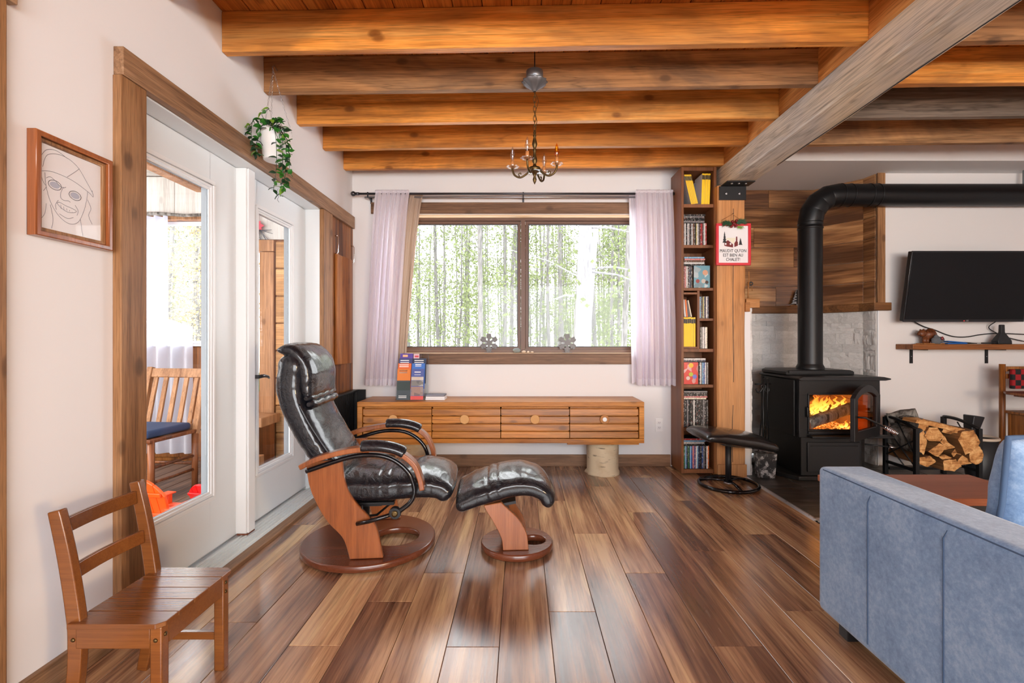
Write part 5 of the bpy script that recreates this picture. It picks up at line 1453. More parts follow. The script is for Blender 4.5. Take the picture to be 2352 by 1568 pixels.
# ---- TV, shelf and the things on it
tv = thing('television', 'black flat television mounted tilted on the white wall', 'television', (3.715, 4.05, 1.54))
tl = math.radians(9.5)
Rt = Matrix.Rotation(tl, 4, 'X')
def tvb(n, mat, x0, x1, y0, y1, z0, z1, bev=.003):
    o = MB().box(x0, x1, y0, y1, z0, z1, Rt).build(n, M[mat], tv, bev, local=True); return o
tvb('housing', 'black', -.505, .505, 0, .04, -.29, .29, .006)
tvb('bezel', 'blackg', -.508, .508, -.006, .0, -.293, .293, .002)
tvb('screen', 'screen', -.496, .496, -.0085, -.0065, -.272, .282, .0005)
led = tvb('power_light', 'red', -.0, .006, -.009, -.0066, -.286, -.282, .0); led.data.materials[0] = emis('red_led', (1, .05, .05), 2.5)
M['silver'] = plain('silver_lettering', (.6, .6, .62), .3, .8)
lgt = text('LG', .016, (tv.location.x+.025, 0, 0), M['silver'], tv, 'lettering'); lgt.location = Rt @ Vector((.028, -.0092, -.282)); lgt.rotation_euler = (PI/2+tl, 0, 0)
box('wall_arm', M['iron'], 3.6, 3.83, 4.06, 4.248, 1.48, 1.58, tv, .004)
shf = thing('wall_shelf', 'thick stained wood wall shelf on black brackets under the television', 'shelf', (3.9, 4.16, 1.03))
box('board', M['shelf'], 3.266, 4.75, 4.06, 4.248, 1.018, 1.063, shf, .004)
for xx in (3.40, 4.055):
    mb = MB(); mb.box(xx-.013, xx+.013, 4.243, 4.2485, .895, 1.017); mb.box(xx-.013, xx+.013, 4.085, 4.242, 1.012, 1.0175)
    b_ = mb.build('bracket', M['iron'], shf); MB().lathe([(.004, 0), (.003, -.003)], (xx, 4.243, .955), 8, 'y').build('screw', M['steel'], b_)
br = thing('bear_figurine', 'carved wooden bear holding a grey rock, on the left of the wall shelf', 'figurine', (3.48, 4.15, 1.063))
mb = MB(); mb.ball((3.505, 4.17, 1.14), .058, 16, 12, (1.05, .6, 1.0), .25); mb.ball((3.43, 4.165, 1.155), .033, 12, 10, (1.15, .7, .9), .2); mb.ball((3.395, 4.16, 1.15), .014, 10, 8)
for xx, zz in ((3.44, 1.185), (3.415, 1.183)): mb.ball((xx, 4.165, zz), .008, 8, 6)
for xx in (3.45, 3.475, 3.535, 3.555): mb.tube([(xx, 4.17, 1.12), (xx, 4.165, 1.064)], [.022, .016], 8)
mb.build('bear', M['darkchair'], br)
box('plinth', M['tan'], 3.40, 3.60, 4.11, 4.20, 1.0635, 1.071, br, .003)
mb = MB(); mb.ball((3.525, 4.125, 1.092), .045, 14, 10, (1.15, .5, .75), .4); mb.ball((3.515, 4.125, 1.12), .022, 10, 8, (1, .6, 1)); mb.build('rock', plain('grey_rock', srgb(92, 94, 98), .8), br)
MB().ball((3.545, 4.10, 1.112), .012, 10, 8, (1, .6, 1.3)).build('red_bird', M['berry'], br)
fl_ = thing('blue_folder', 'blue folded plastic sleeve with a dark pen, lying on the wall shelf', 'folder', (3.67, 4.12, 1.063))
MB().box(-.095, .07, -.04, .04, 0, .012).build('sleeve', M['blue'], fl_, .004, local=True)
MB().box(-.09, .06, -.035, .035, .0125, .022, Matrix.Rotation(.08, 4, 'Y')).build('sleeve', M['blue'], fl_, .004, local=True)
MB().tube([(.07, -.01, .010), (.175, -.01, .006)], [.009, .003], 8).build('pen', M['black'], fl_, local=True)
st_ = thing('black_stand', 'small black tabletop stand with a wide foot on the shelf below the television', 'stand', (4.08, 4.14, 1.063))
mb = MB(); mb.v = [Vector(p) for p in ((-.055, -.035, 0), (.06, -.035, 0), (.06, .035, 0), (-.055, .035, 0), (-.058, -.03, .03), (.062, -.03, .03), (.062, .03, .03), (-.058, .03, .03), (-.014, -.014, .10), (.02, -.014, .10), (.02, .014, .10), (-.014, .014, .10), (-.013, -.012, .165), (.02, -.012, .165), (.02, .012, .165), (-.013, .012, .165))]
mb.f = [(3, 2, 1, 0), (12, 13, 14, 15)]
for k in (0, 4, 8):
    for q in range(4): mb.f.append((k+q, k+(q+1) % 4, k+4+(q+1) % 4, k+4+q))
mb.sm = [False]*len(mb.f); mb.build('foot', M['black'], st_, .005, local=True)
MB().box(-.16, -.05, -.015, .015, .004, .014).build('arm', M['black'], st_, .003, local=True)
cb = MB().tube(smooth_path([(3.40, 4.22, 1.26), (3.50, 4.235, 1.215), (3.60, 4.24, 1.185), (3.70, 4.24, 1.145), (3.78, 4.235, 1.125), (3.88, 4.235, 1.125), (4.0, 4.235, 1.145), (4.15, 4.235, 1.155), (4.4, 4.235, 1.145)], 5), .0045, 6)
props(cb.build('power_cable', M['black']), 'thin black cable drooping between television and shelf', 'cable')
cb = MB().tube(smooth_path([(4.09, 4.20, 1.255), (4.05, 4.22, 1.21), (4.10, 4.225, 1.17), (4.22, 4.225, 1.12), (4.36, 4.22, 1.085)], 5), .004, 6)
props(cb.build('power_cable', M['black']), 'short black cable falling behind the small stand on the shelf', 'cable')

# ---- firewood rack
FX0, FX1, FYn, FYf = 2.985, 3.46, 3.68, 3.99
fr_ = thing('firewood_rack', 'black steel firewood rack with arched cross-braced ends', 'firewood rack', (3.22, 3.83, .006))
for xx in (FX0, FX1):
    mb = MB(); w_ = .014
    mb.box(xx-w_, xx+w_, FYn-w_, FYn+w_, .0065, .43); mb.box(xx-w_, xx+w_, FYf-w_, FYf+w_, .0065, .47)
    mb.tube([(xx, FYn+(FYf-FYn)*t, .425+.05*math.sin(t*PI*.62)/math.sin(PI*.5)) for t in [i/10 for i in range(11)]], .013, 6)
    mb.build('end_frame', M['iron'], fr_, 0)
    y0, y1 = FYn+.014, FYf-.014
    mb = MB(); mb.tube([(xx, y0, .14), (xx, y1, .38)], .005, 6); mb.tube([(xx, y0, .34), (xx, y1, .17)], .005, 6); mb.tube([(xx, y0, .23), (xx, (y0+y1)/2+.03, .45)], .005, 6); mb.tube([(xx, y0+.1, .12), (xx, y1, .26)], .005, 6)
    mb.build('cross_brace', M['iron'], fr_)
    MB().box(xx-.01, xx+.01, y0, y1, .10, .12).build('end_rail', M['iron'], fr_)
for yy in (FYn+.02, FYf-.02): MB().box(FX0+.014, FX1-.014, yy-.01, yy+.01, .045, .065).build('base_rail', M['iron'], fr_)
M['endgrain'] = None
def endgrain():
    x = NT('log_end_grain'); v = x.coords((1, .12, 1), rnd=True); n1 = x.noise(v, 16, 5, .65, .9); n2 = x.noise(x.coords((6, .4, 40)), 1.5, 4, .6, .5)
    f = x.math('ADD', x.math('MULTIPLY', n1, .6), x.math('MULTIPLY', n2, .4))
    x.base(x.ramp(f, [(.36, srgb(110, 66, 28)), (.48, srgb(188, 130, 72)), (.62, srgb(226, 178, 118))])).set(rough=.85); x.bump(f, .8, .012); return x.m
M['endgrain'] = endgrain()
M['splitdark'] = wood('split_log_side', srgb(70, 44, 24), srgb(116, 78, 44), srgb(150, 106, 64), 'y', .85, 1.6, knots=.2)
def firelog(px, py, w_, h, nsides, seed, lab, y=3.66, L=.30, barkside=None, ang=0):
    rr = random.Random(seed); f = y/1120; cx, cz = (px-1196)*f, CAMH-(py-780)*f
    W2, H2 = w_*f/2*1.16, h*f/2*1.16; pts = []
    for i in range(nsides):
        a = 2*PI*(i+rr.uniform(-.22, .22))/nsides+ang; k = rr.uniform(.86, 1.12); pts.append((math.cos(a)*W2*k, math.sin(a)*H2*k))
    fine = []
    for i in range(nsides):
        a, b = pts[i], pts[(i+1) % nsides]
        for q in range(4):
            t = q/4; fine.append((a[0]+(b[0]-a[0])*t+rr.uniform(-.0022, .0022), a[1]+(b[1]-a[1])*t+rr.uniform(-.0022, .0022)))
    o = MB(); n = len(fine); m = 8
    for i in range(m+1):
        s_ = 1-.02*math.cos(i); dx = .006*noise.noise(Vector((i*.6, seed, 0))); dz = .006*noise.noise(Vector((i*.6, seed, 9)))
        for (a, b) in fine: o.v.append(Vector((a*s_+dx*i/m, -L/2+L*i/m+(rr.uniform(-.004, .004) if i in (0, m) else 0), b*s_+dz*i/m)))
    for i in range(m):
        for q in range(n): o.f.append((i*n+q, i*n+(q+1) % n, (i+1)*n+(q+1) % n, (i+1)*n+q)); o.sm.append(False)
    o.v.append(Vector((0, -L/2-.004, 0))); o.v.append(Vector((0, L/2, 0)))
    for q in range(n): o.f += [(len(o.v)-2, (q+1) % n, q), (len(o.v)-1, m*n+q, m*n+(q+1) % n)]; o.sm += [False]*2
    me = o.build('firewood_log', M['endgrain'], None, loc=(cx, y+L/2+rr.uniform(-.02, .03), cz))
    me.data.materials.append(M['bark']); me.data.materials.append(M['splitdark'])
    for p in me.data.polygons:
        if abs(p.normal.y) < .6: p.material_index = 2
    if barkside is not None:
        lo_, hi_ = barkside
        for p in me.data.polygons:
            if abs(p.normal.y) < .6:
                a = math.degrees(math.atan2(p.normal.z, p.normal.x)) % 360
                if (lo_ <= a <= hi_) or (lo_ > hi_ and (a >= lo_ or a <= hi_)): p.material_index = 1
    props(me, lab, 'firewood', 'split logs in the firewood rack'); return me
firelog(2147, 999, 38, 36, 6, 1, 'round-faced orange split log near the top left of the firewood stack', barkside=(150, 300))
firelog(2154, 1033, 36, 32, 4, 2, 'four-sided orange split log in the middle left of the firewood stack')
firelog(2184, 989, 32, 17, 5, 3, 'small flat split log just under the top piece of the firewood stack', y=3.68)
firelog(2187, 1026, 30, 30, 3, 4, 'pale triangular split log in the centre of the firewood stack')
firelog(2221, 1015, 44, 50, 6, 5, 'largest grey-faced log at the right of the firewood stack', barkside=(250, 60))
firelog(2238, 1043, 28, 42, 8, 6, 'round brown log at the far right of the firewood stack', barkside=(250, 110))
firelog(2132, 1059, 42, 26, 5, 7, 'thick-edged split log at the bottom left of the firewood stack', barkside=(180, 340))
firelog(2178, 1067, 44, 27, 5, 8, 'bright-grained split log at the bottom centre of the firewood stack')
firelog(2216, 1062, 46, 28, 3, 9, 'fan-shaped split log at the bottom right of the firewood stack', barkside=(200, 340))
firelog(2166, 1050, 26, 16, 4, 12, 'thin wedge of split wood low in the middle of the firewood stack', y=3.69)
firelog(2203, 1045, 24, 22, 4, 13, 'short four-sided split log below the largest log of the firewood stack', y=3.69)
firelog(2165, 1015, 18, 24, 4, 14, 'narrow dark split log between the two round faces of the firewood stack', y=3.70)
firelog(2119, 1016, 22, 56, 5, 10, 'tall bark-covered slab at the left of the firewood stack', y=3.67, barkside=(20, 340))
firelog(2118, 975, 22, 26, 5, 11, 'grey bark-covered log on the top left of the firewood stack', y=3.70, barkside=(1, 359))
o = logm((3.0, 3.98, .455), (3.14, 3.86, .51), .048, 77, 14, 10, .35).build('firewood_log', M['bark'], None); props(o, 'mossy bark log sticking up behind the rack end', 'firewood', 'split logs in the firewood rack')
o = MB(); 
tpz = [(-.01, .0), (.0, .034), (.05, .042), (.15, .036), (.26, .026), (.36, .014), (.40, -.004), (.36, -.03), (.29, -.034), (.22, -.016), (.10, -.006)]
for i in range(9):
    f = i/8
    for (a, b) in tpz: o.v.append(Vector((a+.004*noise.noise(Vector((a*30, f*2, 1))), (f-.5)*.13, b*(1-.25*abs(f-.5)*2)+.004*noise.noise(Vector((a*20, f*3, 5)))-a*.16)))
n = len(tpz)
for i in range(8):
    for q in range(n): o.f.append((i*n+q, i*n+(q+1) % n, (i+1)*n+(q+1) % n, (i+1)*n+q)); o.sm.append(False)
o.f += [tuple(range(n-1, -1, -1)), tuple(8*n+q for q in range(n))]; o.sm += [False]*2
o = o.build('firewood_log', M['endgrain'], None, loc=(2.985, 3.74, .472)); props(o, 'long split log lying sideways across the top of the firewood stack', 'firewood', 'split logs in the firewood rack')
# bucket and scoop
bk_ = thing('ash_bucket', 'dark bucket with a pale rim right of the firewood rack', 'bucket', (3.66, 3.9, .006))
bxx = 3.665
MB().lathe([(.080, .0065), (.084, .02), (.118, .315), (.112, .315), (.08, .03)], (bxx, 3.9, 0), 28, cap=False).build('pail', M['black'], bk_)
MB().ring((bxx, 3.9, .318), .115, .012, 32, 8).build('rim', plain('pale_rim', srgb(196, 178, 160), .5), bk_)
MB().lathe([(.09, .27), (.0, .275)], (bxx, 3.9, 0), 20, cap=False).build('ash', M['graphite'], bk_)
sco = MB(); sco.v = [Vector(p) for p in ((-.04, -.03, 0), (.045, -.03, 0), (.045, .03, 0), (-.04, .03, 0), (-.045, -.035, .09), (.02, -.035, .09), (.02, .035, .09), (-.045, .035, .09), (-.035, -.05, .22), (.055, -.05, .21), (.055, .05, .21), (-.035, .05, .22))]
sco.f = [(3, 2, 1, 0), (8, 9, 10, 11)]
for k in (0, 4):
    for q in range(4): sco.f.append((k+q, k+(q+1) % 4, k+4+(q+1) % 4, k+4+q))
sco.sm = [False]*len(sco.f); o = sco.build('hearth_glove', M['black'], None, .008, loc=(3.615, 3.9, .279)); props(o, 'black fire glove standing cuff up in the ash bucket', 'glove')
# ---- high chair
hc = thing('wooden_high_chair', 'wooden high chair with tray and red plaid pad at the right edge', 'high chair', (4.2, 3.85, 0))
for (xx, yy, z1) in ((3.97, 4.02, .90), (4.36, 4.02, .90), (3.97, 3.68, .66), (4.36, 3.68, .66)):
    MB().tube([(xx, yy, 0), (xx, yy, z1)], .021, 10).build('leg', M['cabinet'], hc)
for z in (.86, .80): box('back_slat', M['cabinet'], 3.99, 4.34, 4.01, 4.03, z-.02, z+.02, hc, .003)
box('seat', M['cabinet'], 3.97, 4.36, 3.68, 4.02, .50, .52, hc, .003)
mb = MB(); mb.prism([(3.80, 3.66), (3.80, 3.82), (3.86, 3.90), (4.45, 3.90), (4.45, 3.58), (3.86, 3.58)], .672, .69, 'z'); mb.build('tray', M['darkchair'], hc, .004)
box('tray_rail', M['darkchair'], 3.90, 4.40, 3.62, 3.86, .652, .671, hc, .004)
box('footrest', M['cabinet'], 3.97, 4.36, 3.64, 3.70, .27, .29, hc, .003)
box('side_board', M['cabinet'], 3.995, 4.035, 3.70, 4.0, .02, .498, hc, .003)
def plaid():
    x = NT('red_black_plaid'); a = x.n('ShaderNodeTexChecker'); x.l(x.coords((1, 1, 1), rnd=False), a.inputs[0]); a.inputs['Scale'].default_value = 22
    a.inputs[1].default_value = (*srgb(150, 20, 26), 1); a.inputs[2].default_value = (.01, .01, .01, 1); x.l(a.outputs[0], x.b.inputs['Base Color']); x.set(rough=.9); return x.m
MB().box(3.998, 4.34, 3.96, 3.998, .70, .86).build('back_pad', plaid(), hc, .012, 3)

# ---- chandelier
CX, CY = (1228-1196)/1120*2.66, 2.66
ch = thing('chandelier', 'small aged bronze four-candle chandelier hanging on a chain from the joists', 'chandelier', (CX, CY, 1.95))
def cz_(py): return CAMH-(py-780)/1120*CY
MB().lathe([(.046, 2.508), (.046, 2.562)], (CX, CY, 0), 28).build('canopy_box', M['galv'], ch)
MB().tube([(CX, CY, 2.562), (CX, CY, 2.715)], .003, 6).build('hanging_rod', M['iron'], ch)
mb = MB(); nn = 36; prof = [(.008, 2.452), (.016, 2.462), (.030, 2.474), (.048, 2.486), (.066, 2.502), (.068, 2.507), (.044, 2.5075)]
for i, (r, z) in enumerate(prof):
    for q in range(nn):
        a = 2*PI*q/nn; rr = r*(1+(.07*math.cos(12*a) if 1 < i < 6 else 0)); mb.v.append(Vector((CX+rr*math.cos(a), CY+rr*math.sin(a), z)))
for i in range(len(prof)-1):
    for q in range(nn): mb.f.append((i*nn+q, i*nn+(q+1) % nn, (i+1)*nn+(q+1) % nn, (i+1)*nn+q)); mb.sm.append(True)
mb.build('ruffled_canopy', M['galv'], ch)
z = cz_(216)-.0; k = 0
zt, zb = cz_(212), cz_(300)
nl = 8
for i in range(nl):
    zc = zt-(zt-zb)*(i+.5)/nl; mb = MB()
    hh = (zt-zb)/nl*.72; pts = []
    for q in range(17):
        a = 2*PI*q/16; u_, v_ = math.cos(a)*.0075, math.sin(a)*hh
        pts.append((CX+(u_ if i % 2 else 0), CY+(0 if i % 2 else u_), zc+v_))
    mb.tube(pts, .0018, 6, False); mb.build('chain_link', M['bronze'], ch)
MB().tube(smooth_path([(CX, CY, 2.45), (CX+.02, CY, 2.40), (CX+.004, CY, 2.34), (CX+.012, CY, 2.29), (CX, CY, zb)], 6), .0016, 6).build('wire', M['bronze'], ch)
pr = [(.003, cz_(299)), (.009, cz_(305)), (.006, cz_(309)), (.010, cz_(312)), (.006, cz_(315)), (.012, cz_(325)), (.015, cz_(331)), (.011, cz_(337)), (.007, cz_(341)), (.011, cz_(344)), (.007, cz_(348)), (.009, cz_(358)), (.014, cz_(367)), (.013, cz_(372)), (.007, cz_(376)), (.012, cz_(382)), (.031, cz_(385)), (.033, cz_(389)), (.030, cz_(393)), (.018, cz_(397)), (.010, cz_(401)), (.006, cz_(405)), (.011, cz_(412)), (.008, cz_(417)), (.002, cz_(423))]
MB().lathe([(a, b) for a, b in pr[::-1]], (CX, CY, 0), 20).build('stem', M['bronze'], ch)
crystal = glass('cut_glass', (.94, .95, .96), .35)
def dish(mb, c, r):
    n = 24
    pf_ = [(.3, 0), (.7, .004), (1.0, .012), (.95, .014), (.6, .007), (.3, .004)]
    k = len(mb.v)
    for i, (rr, z) in enumerate(pf_):
        for q in range(n):
            a = 2*PI*q/n; s_ = r*rr*(1+(.10*math.cos(8*a) if rr > .6 else 0)); mb.v.append(Vector(c)+Vector((s_*math.cos(a), s_*math.sin(a), z)))
    for i in range(len(pf_)-1):
        for q in range(n): mb.f.append((k+i*n+q, k+i*n+(q+1) % n, k+(i+1)*n+(q+1) % n, k+(i+1)*n+q)); mb.sm.append(True)
    return mb
bulbx = [(1177, 378, 0, 'bulb'), (1212, 402, -1, 'bulb'), (1250, 360, 1, 'bulb'), (1276, 388, 0, 'amberbulb')]
for i, ang in enumerate((math.radians(172), math.radians(250), math.radians(62), math.radians(-14))):
    rad = .122; bx_, by_ = CX+rad*math.cos(ang), CY+rad*math.sin(ang)
    z0 = cz_(391); cup = cz_(384)+(.0)
    P = [(CX+.026*math.cos(ang), CY+.026*math.sin(ang), z0), (CX+.05*math.cos(ang), CY+.05*math.sin(ang), z0-.022), (CX+.08*math.cos(ang), CY+.08*math.sin(ang), z0-.036), (CX+.11*math.cos(ang), CY+.11*math.sin(ang), z0-.022), (bx_, by_, z0+.006), (bx_, by_, cup)]
    arm = MB().tube(smooth_path(P, 5), .0055, 8)
    arm.tube(smooth_path([(CX+.082*math.cos(ang), CY+.082*math.sin(ang), z0-.034), (CX+.088*math.cos(ang), CY+.088*math.sin(ang), z0-.016), (CX+.076*math.cos(ang), CY+.076*math.sin(ang), z0-.012), (CX+.076*math.cos(ang), CY+.076*math.sin(ang), z0-.020)], 4), .003, 6)
    a_ = arm.build('arm', M['bronze'], ch)
    dish(MB(), (bx_, by_, cup-.004), .034).build('drip_dish', crystal, a_)
    MB().lathe([(.0095, 0), (.0095, .036)], (bx_, by_, cup+.006), 12).build('candle_sleeve', M['candle'], a_)
    MB().lathe([(.004, .0), (.010, .012), (.0135, .026), (.012, .042), (.007, .060), (.001, .077)], (bx_, by_, cup+.043), 16).build('light_bulb', M['bulb'] if i != 3 else M['amberbulb'], a_)
    MB().tube([(bx_, by_, cup+.045), (bx_, by_, cup+.075)], .002, 6).build('filament_post', M['paper'], a_)
dish(MB(), (CX, CY, cz_(400)), .045).build('bottom_dish', crystal, ch)

# ---- hanging plant
HX, HY = -1.352, 2.69
hp_ = thing('hanging_plant', 'trailing leafy green plant in a white pot hanging by chains from a joist', 'hanging plant', (HX, HY, 2.08))
MB().lathe([(.058, 2.085), (.062, 2.088), (.080, 2.225), (.084, 2.245), (.080, 2.247), (.076, 2.225)], (HX, HY, 0), 28).build('pot', M['ceramic'], hp_)
MB().ring((HX, HY, 2.241), .083, .0035, 28, 6).build('pot_rim', M['ceramic'], hp_)
hook = Vector((HX-.025, HY+.045, 2.60))
MB().tube([(hook.x, 2.757, 2.62), (hook.x, 2.72, 2.63), (hook.x, 2.705, 2.61), (hook.x, 2.715, 2.595)], .0025, 6).build('hook', M['steel'], hp_)
for a in (2.9, .35, -1.4):
    e = Vector((HX+.08*math.cos(a), HY+.08*math.sin(a), 2.244)); s_ = Vector((hook.x, 2.712, 2.60)); mb = MB(); N = 20
    for i in range(N):
        c = s_.lerp(e, (i+.5)/N); d = (e-s_).normalized()*.0095; o_ = Vector((.0035, 0, 0)) if i % 2 else Vector((0, .0035, 0))
        mb.tube([c-d, c-d*.5+o_, c+d*.5+o_, c+d, c+d*.5-o_, c-d*.5-o_, c-d], .0009, 4, False)
    mb.build('chain', M['steel'], hp_)
leafm = []
for q in range(3):
    mb = MB(); L, Wd = .036, .0125
    for i in range(7):
        t = i/6; w_ = Wd*math.sin(PI*min(1, t**.8))**.9 if 0 < t < 1 else 0.0004
        for s_ in (-1, 0, 1): mb.v.append(Vector((t*L, s_*w_, (.004*abs(s_)) - .012*t*t*(q*.5+.5))))
    for i in range(6):
        for s_ in range(2): a = i*3+s_; mb.f.append((a, a+3, a+4, a+1)); mb.sm.append(True)
    me = bpy.data.meshes.new('leaf'); me.from_pydata(mb.v, [], mb.f); me.polygons.foreach_set('use_smooth', mb.sm)
    me.materials.append(M[('leaf', 'leafdark', 'leaflight')[q]]); leafm.append(me)
Rp = random.Random(12)
strands = [[(-.01, 2.30), (.035, 2.335), (.075, 2.30), (.095, 2.22), (.10, 2.12), (.092, 2.0)], [(.0, 2.30), (.05, 2.32), (.09, 2.27), (.118, 2.18), (.128, 2.08), (.118, 2.02)], [(.01, 2.30), (.04, 2.31), (.06, 2.24), (.068, 2.12), (.062, 2.0), (.05, 1.915)], [(0, 2.30), (.05, 2.30), (.078, 2.22), (.08, 2.08), (.075, 1.96), (.066, 1.90)], [(.01, 2.3), (.045, 2.27), (.085, 2.15), (.09, 2.05), (.10, 1.98), (.09, 1.93)], [(-.02, 2.30), (-.05, 2.315), (-.065, 2.25), (-.06, 2.19), (-.04, 2.15), (-.03, 2.12)], [(-.01, 2.30), (-.03, 2.30), (-.045, 2.24), (-.06, 2.20), (-.08, 2.16), (-.075, 2.14)], [(-.02, 2.3), (-.045, 2.33), (-.07, 2.31), (-.085, 2.29)], [(0, 2.3), (-.01, 2.34), (.01, 2.36), (.03, 2.375)]]
for si, S in enumerate(strands):
    P = smooth_path([(HX+a, HY-.085-.02*(si % 3)+(.06 if k == 0 else 0), 2.245+(b-2.30)*.95) for k, (a, b) in enumerate(S)], 6)
    MB().tube(P, .0014, 5).build('stem', M['leafdark'], hp_)
    for i in range(2, len(P), 1):
        if Rp.random() < (.62 if len(S) > 4 else .45):
            o = bpy.data.objects.new('leaf', Rp.choices(leafm, (5, 4, 1))[0]); COL.objects.link(o); o.parent = hp_
            o.location = P[i]-W[hp_]; o.rotation_euler = (Rp.uniform(-.9, .9), Rp.uniform(-.6, .9), Rp.uniform(-.9, .9)+(0 if Rp.random() < .5 else PI)); s_ = Rp.uniform(.75, 1.15); o.scale = (s_,)*3
MB().tube(smooth_path([(HX+.062, HY-.1, 1.90), (HX+.055, HY-.1, 1.875), (HX+.066, HY-.1, 1.86), (HX+.06, HY-.1, 1.845), (HX+.068, HY-.1, 1.83)], 5), .0012, 5).build('stem_tip', M['graphite'], hp_)

# ---- portrait
PY0, PY1, PZ0, PZ1 = 1.446, 1.718, 1.412, 1.728
pt = thing('framed_portrait', 'framed pencil drawing of a smiling person in glasses and flat cap', 'picture', (-1.45, 1.58, 1.41))
def pframe(off, w_, x0, x1, mat, nm):
    mb = MB(); a, b, c, d = PY0+off, PY1-off, PZ0+off, PZ1-off
    mb.prism([(a, c), (b, c), (b-w_, c+w_), (a+w_, c+w_)], x0, x1, 'x'); mb.prism([(a, d), (b, d), (b-w_, d-w_), (a+w_, d-w_)], x0, x1, 'x')
    mb.prism([(a, c), (a, d), (a+w_, d-w_), (a+w_, c+w_)], x0, x1, 'x'); mb.prism([(b, c), (b, d), (b-w_, d-w_), (b-w_, c+w_)], x0, x1, 'x')
    return mb.build(nm, mat, pt, .003, 2)
pframe(0, .016, -1.4665, -1.436, M['cherry'], 'frame'); pframe(.0165, .012, -1.4665, -1.447, M['trim'], 'frame_lip')
box('paper', M['paper'], -1.462, -1.456, PY0+.02, PY1-.02, PZ0+.02, PZ1-.02, pt)
pw_, ph_ = PY1-PY0-.056, PZ1-PZ0-.056
def L2(pts, r=.0007, mat='graphite'):
    P = [(-1.4553, PY0+.028+pw_*u, PZ0+.028+ph_*v) for u, v in pts]
    MB().tube(smooth_path(P, 5), r, 4).build('pencil_line', M[mat], pt)
for ln_ in ([(.02, .66), (.2, .70), (.5, .68), (.78, .60), (.86, .56), (.84, .64)], [(.05, .72), (.12, .88), (.35, .94), (.58, .88), (.75, .72), (.84, .62)], [(.0, .80), (.1, .93), (.25, .97), (.42, .93)], [(.42, .70), (.55, .80), (.62, .86)], [(.08, .66), (.1, .5), (.16, .34), (.28, .2), (.45, .13), (.6, .18), (.7, .35), (.75, .52), (.76, .6)], [(.02, .62), (.06, .54), (.1, .5), (.06, .44)], [(.1, .6), (.16, .63), (.24, .6), (.3, .56), (.36, .55), (.4, .57)], [(.36, .56), (.32, .48), (.32, .42), (.37, .40), (.44, .41), (.47, .40)], [(.26, .34), (.32, .30), (.42, .27), (.52, .28), (.57, .31), (.5, .33), (.4, .34), (.3, .36), (.26, .34)], [(.28, .38), (.24, .32), (.25, .26)], [(.55, .38), (.6, .32), (.58, .26)], [(.3, .22), (.42, .19), (.52, .22)], [(.1, .3), (.08, .18), (.02, .1)], [(.64, .22), (.66, .1), (.68, .02)], [(.16, .3), (.2, .14), (.18, .02)], [(.76, .5), (.82, .4), (.78, .3), (.84, .2)]): L2(ln_)
for (u, v, a, b) in ((.23, .55, .10, .055), (.55, .50, .10, .055)):
    L2([(u+a*math.cos(t), v+b*math.sin(t)) for t in [i*PI/5 for i in range(11)]], .0009, 'graphitedark')
    e = MB(); e.prism([(PY0+.028+pw_*(u+.75*a*math.cos(t)), PZ0+.028+ph_*(v+.7*b*math.sin(t))) for t in [i*PI/6 for i in range(12)]], -1.4558, -1.4554, 'x'); e.build('shaded_lens', plain('grey_pencil_shading', srgb(176, 180, 196), .8), pt)
for k in range(5): L2([(.32+.045*k, .335-.012*k), (.325+.045*k, .285)], .0005)
box('glass', M['glass'], -1.4515, -1.4505, PY0+.024, PY1-.024, PZ0+.024, PZ1-.024, pt)

# ---- child's chair
kc = thing('child_chair', 'small orange-brown painted wooden child chair by the left wall', 'chair', (-1.12, 1.49, 0))
kx0, kx1, ky0, ky1, kz = -1.236, -.976, 1.325, 1.66, .326
for i in range(5):
    a = ky0+(ky1-ky0)*i/5; b = ky0+(ky1-ky0)*(i+1)/5
    mb = MB(); c = .018
    pp = [(kx0, a+.0006), (kx1-(c if i == 0 else 0), a+.0006), (kx1, a+(c if i == 0 else .0006)), (kx1, b-(c if i == 4 else .0006)), (kx1-(c if i == 4 else 0), b-.0006), (kx0, b-.0006)]
    mb.prism(pp, kz-.014, kz, 'z'); mb.build('seat_board', M['childchair'], kc, .0015, 1)
def bar(name, pts, w_, t_, along, parent=kc, mat='childchair', bev=.004):
    """rectangular bar along points; w_ in y, t_ in the x/z plane"""
    return MB().sweep(pts, w_, t_, along).build(name, M[mat], parent, bev, 2)
for yy in (ky0+.028, ky1-.028):
    P = smooth_path([(kx0-.025, 0, .0), (kx0+.002, 0, .15), (kx0+.008, 0, .27), (kx0+.002, 0, .35), (kx0-.022, 0, .50), (kx0-.05, 0, .628)], 5)
    bar('back_post', [(p.x, p.z) for p in P], .026, [.034+.006*math.sin(PI*i/(len(P)-1)) for i in range(len(P))], yy)
    bar('leg', [(kx1-.026, .0), (kx1-.026, kz-.015)], .030, .032, yy)
for z in (.578, .448):
    mb = MB(); n = 8
    for i in range(n+1):
        u = i/n; y = ky0+.042+(ky1-ky0-.084)*u; bx_ = kx0-(z-.36)*.19-.012*math.sin(PI*u)
        for (dx, dz) in ((-.007, -.021), (.007, -.021), (.003, .021), (-.009, .021)): mb.v.append(Vector((bx_+dx, y, z+dz)))
    for i in range(n):
        for q in range(4): mb.f.append((i*4+q, i*4+(q+1) % 4, i*4+4+(q+1) % 4, i*4+4+q)); mb.sm.append(False)
    mb.f += [(3, 2, 1, 0), (n*4, n*4+1, n*4+2, n*4+3)]; mb.sm += [False]*2
    mb.build('back_slat', M['childchair'], kc, .003, 2)
box('apron', M['childchair'], kx1-.036, kx1-.012, ky0+.044, ky1-.044, kz-.075, kz-.0145, kc, .002)
box('apron', M['childchair'], kx0+.014, kx1-.043, ky0+.014, ky0+.034, kz-.075, kz-.0145, kc, .002)
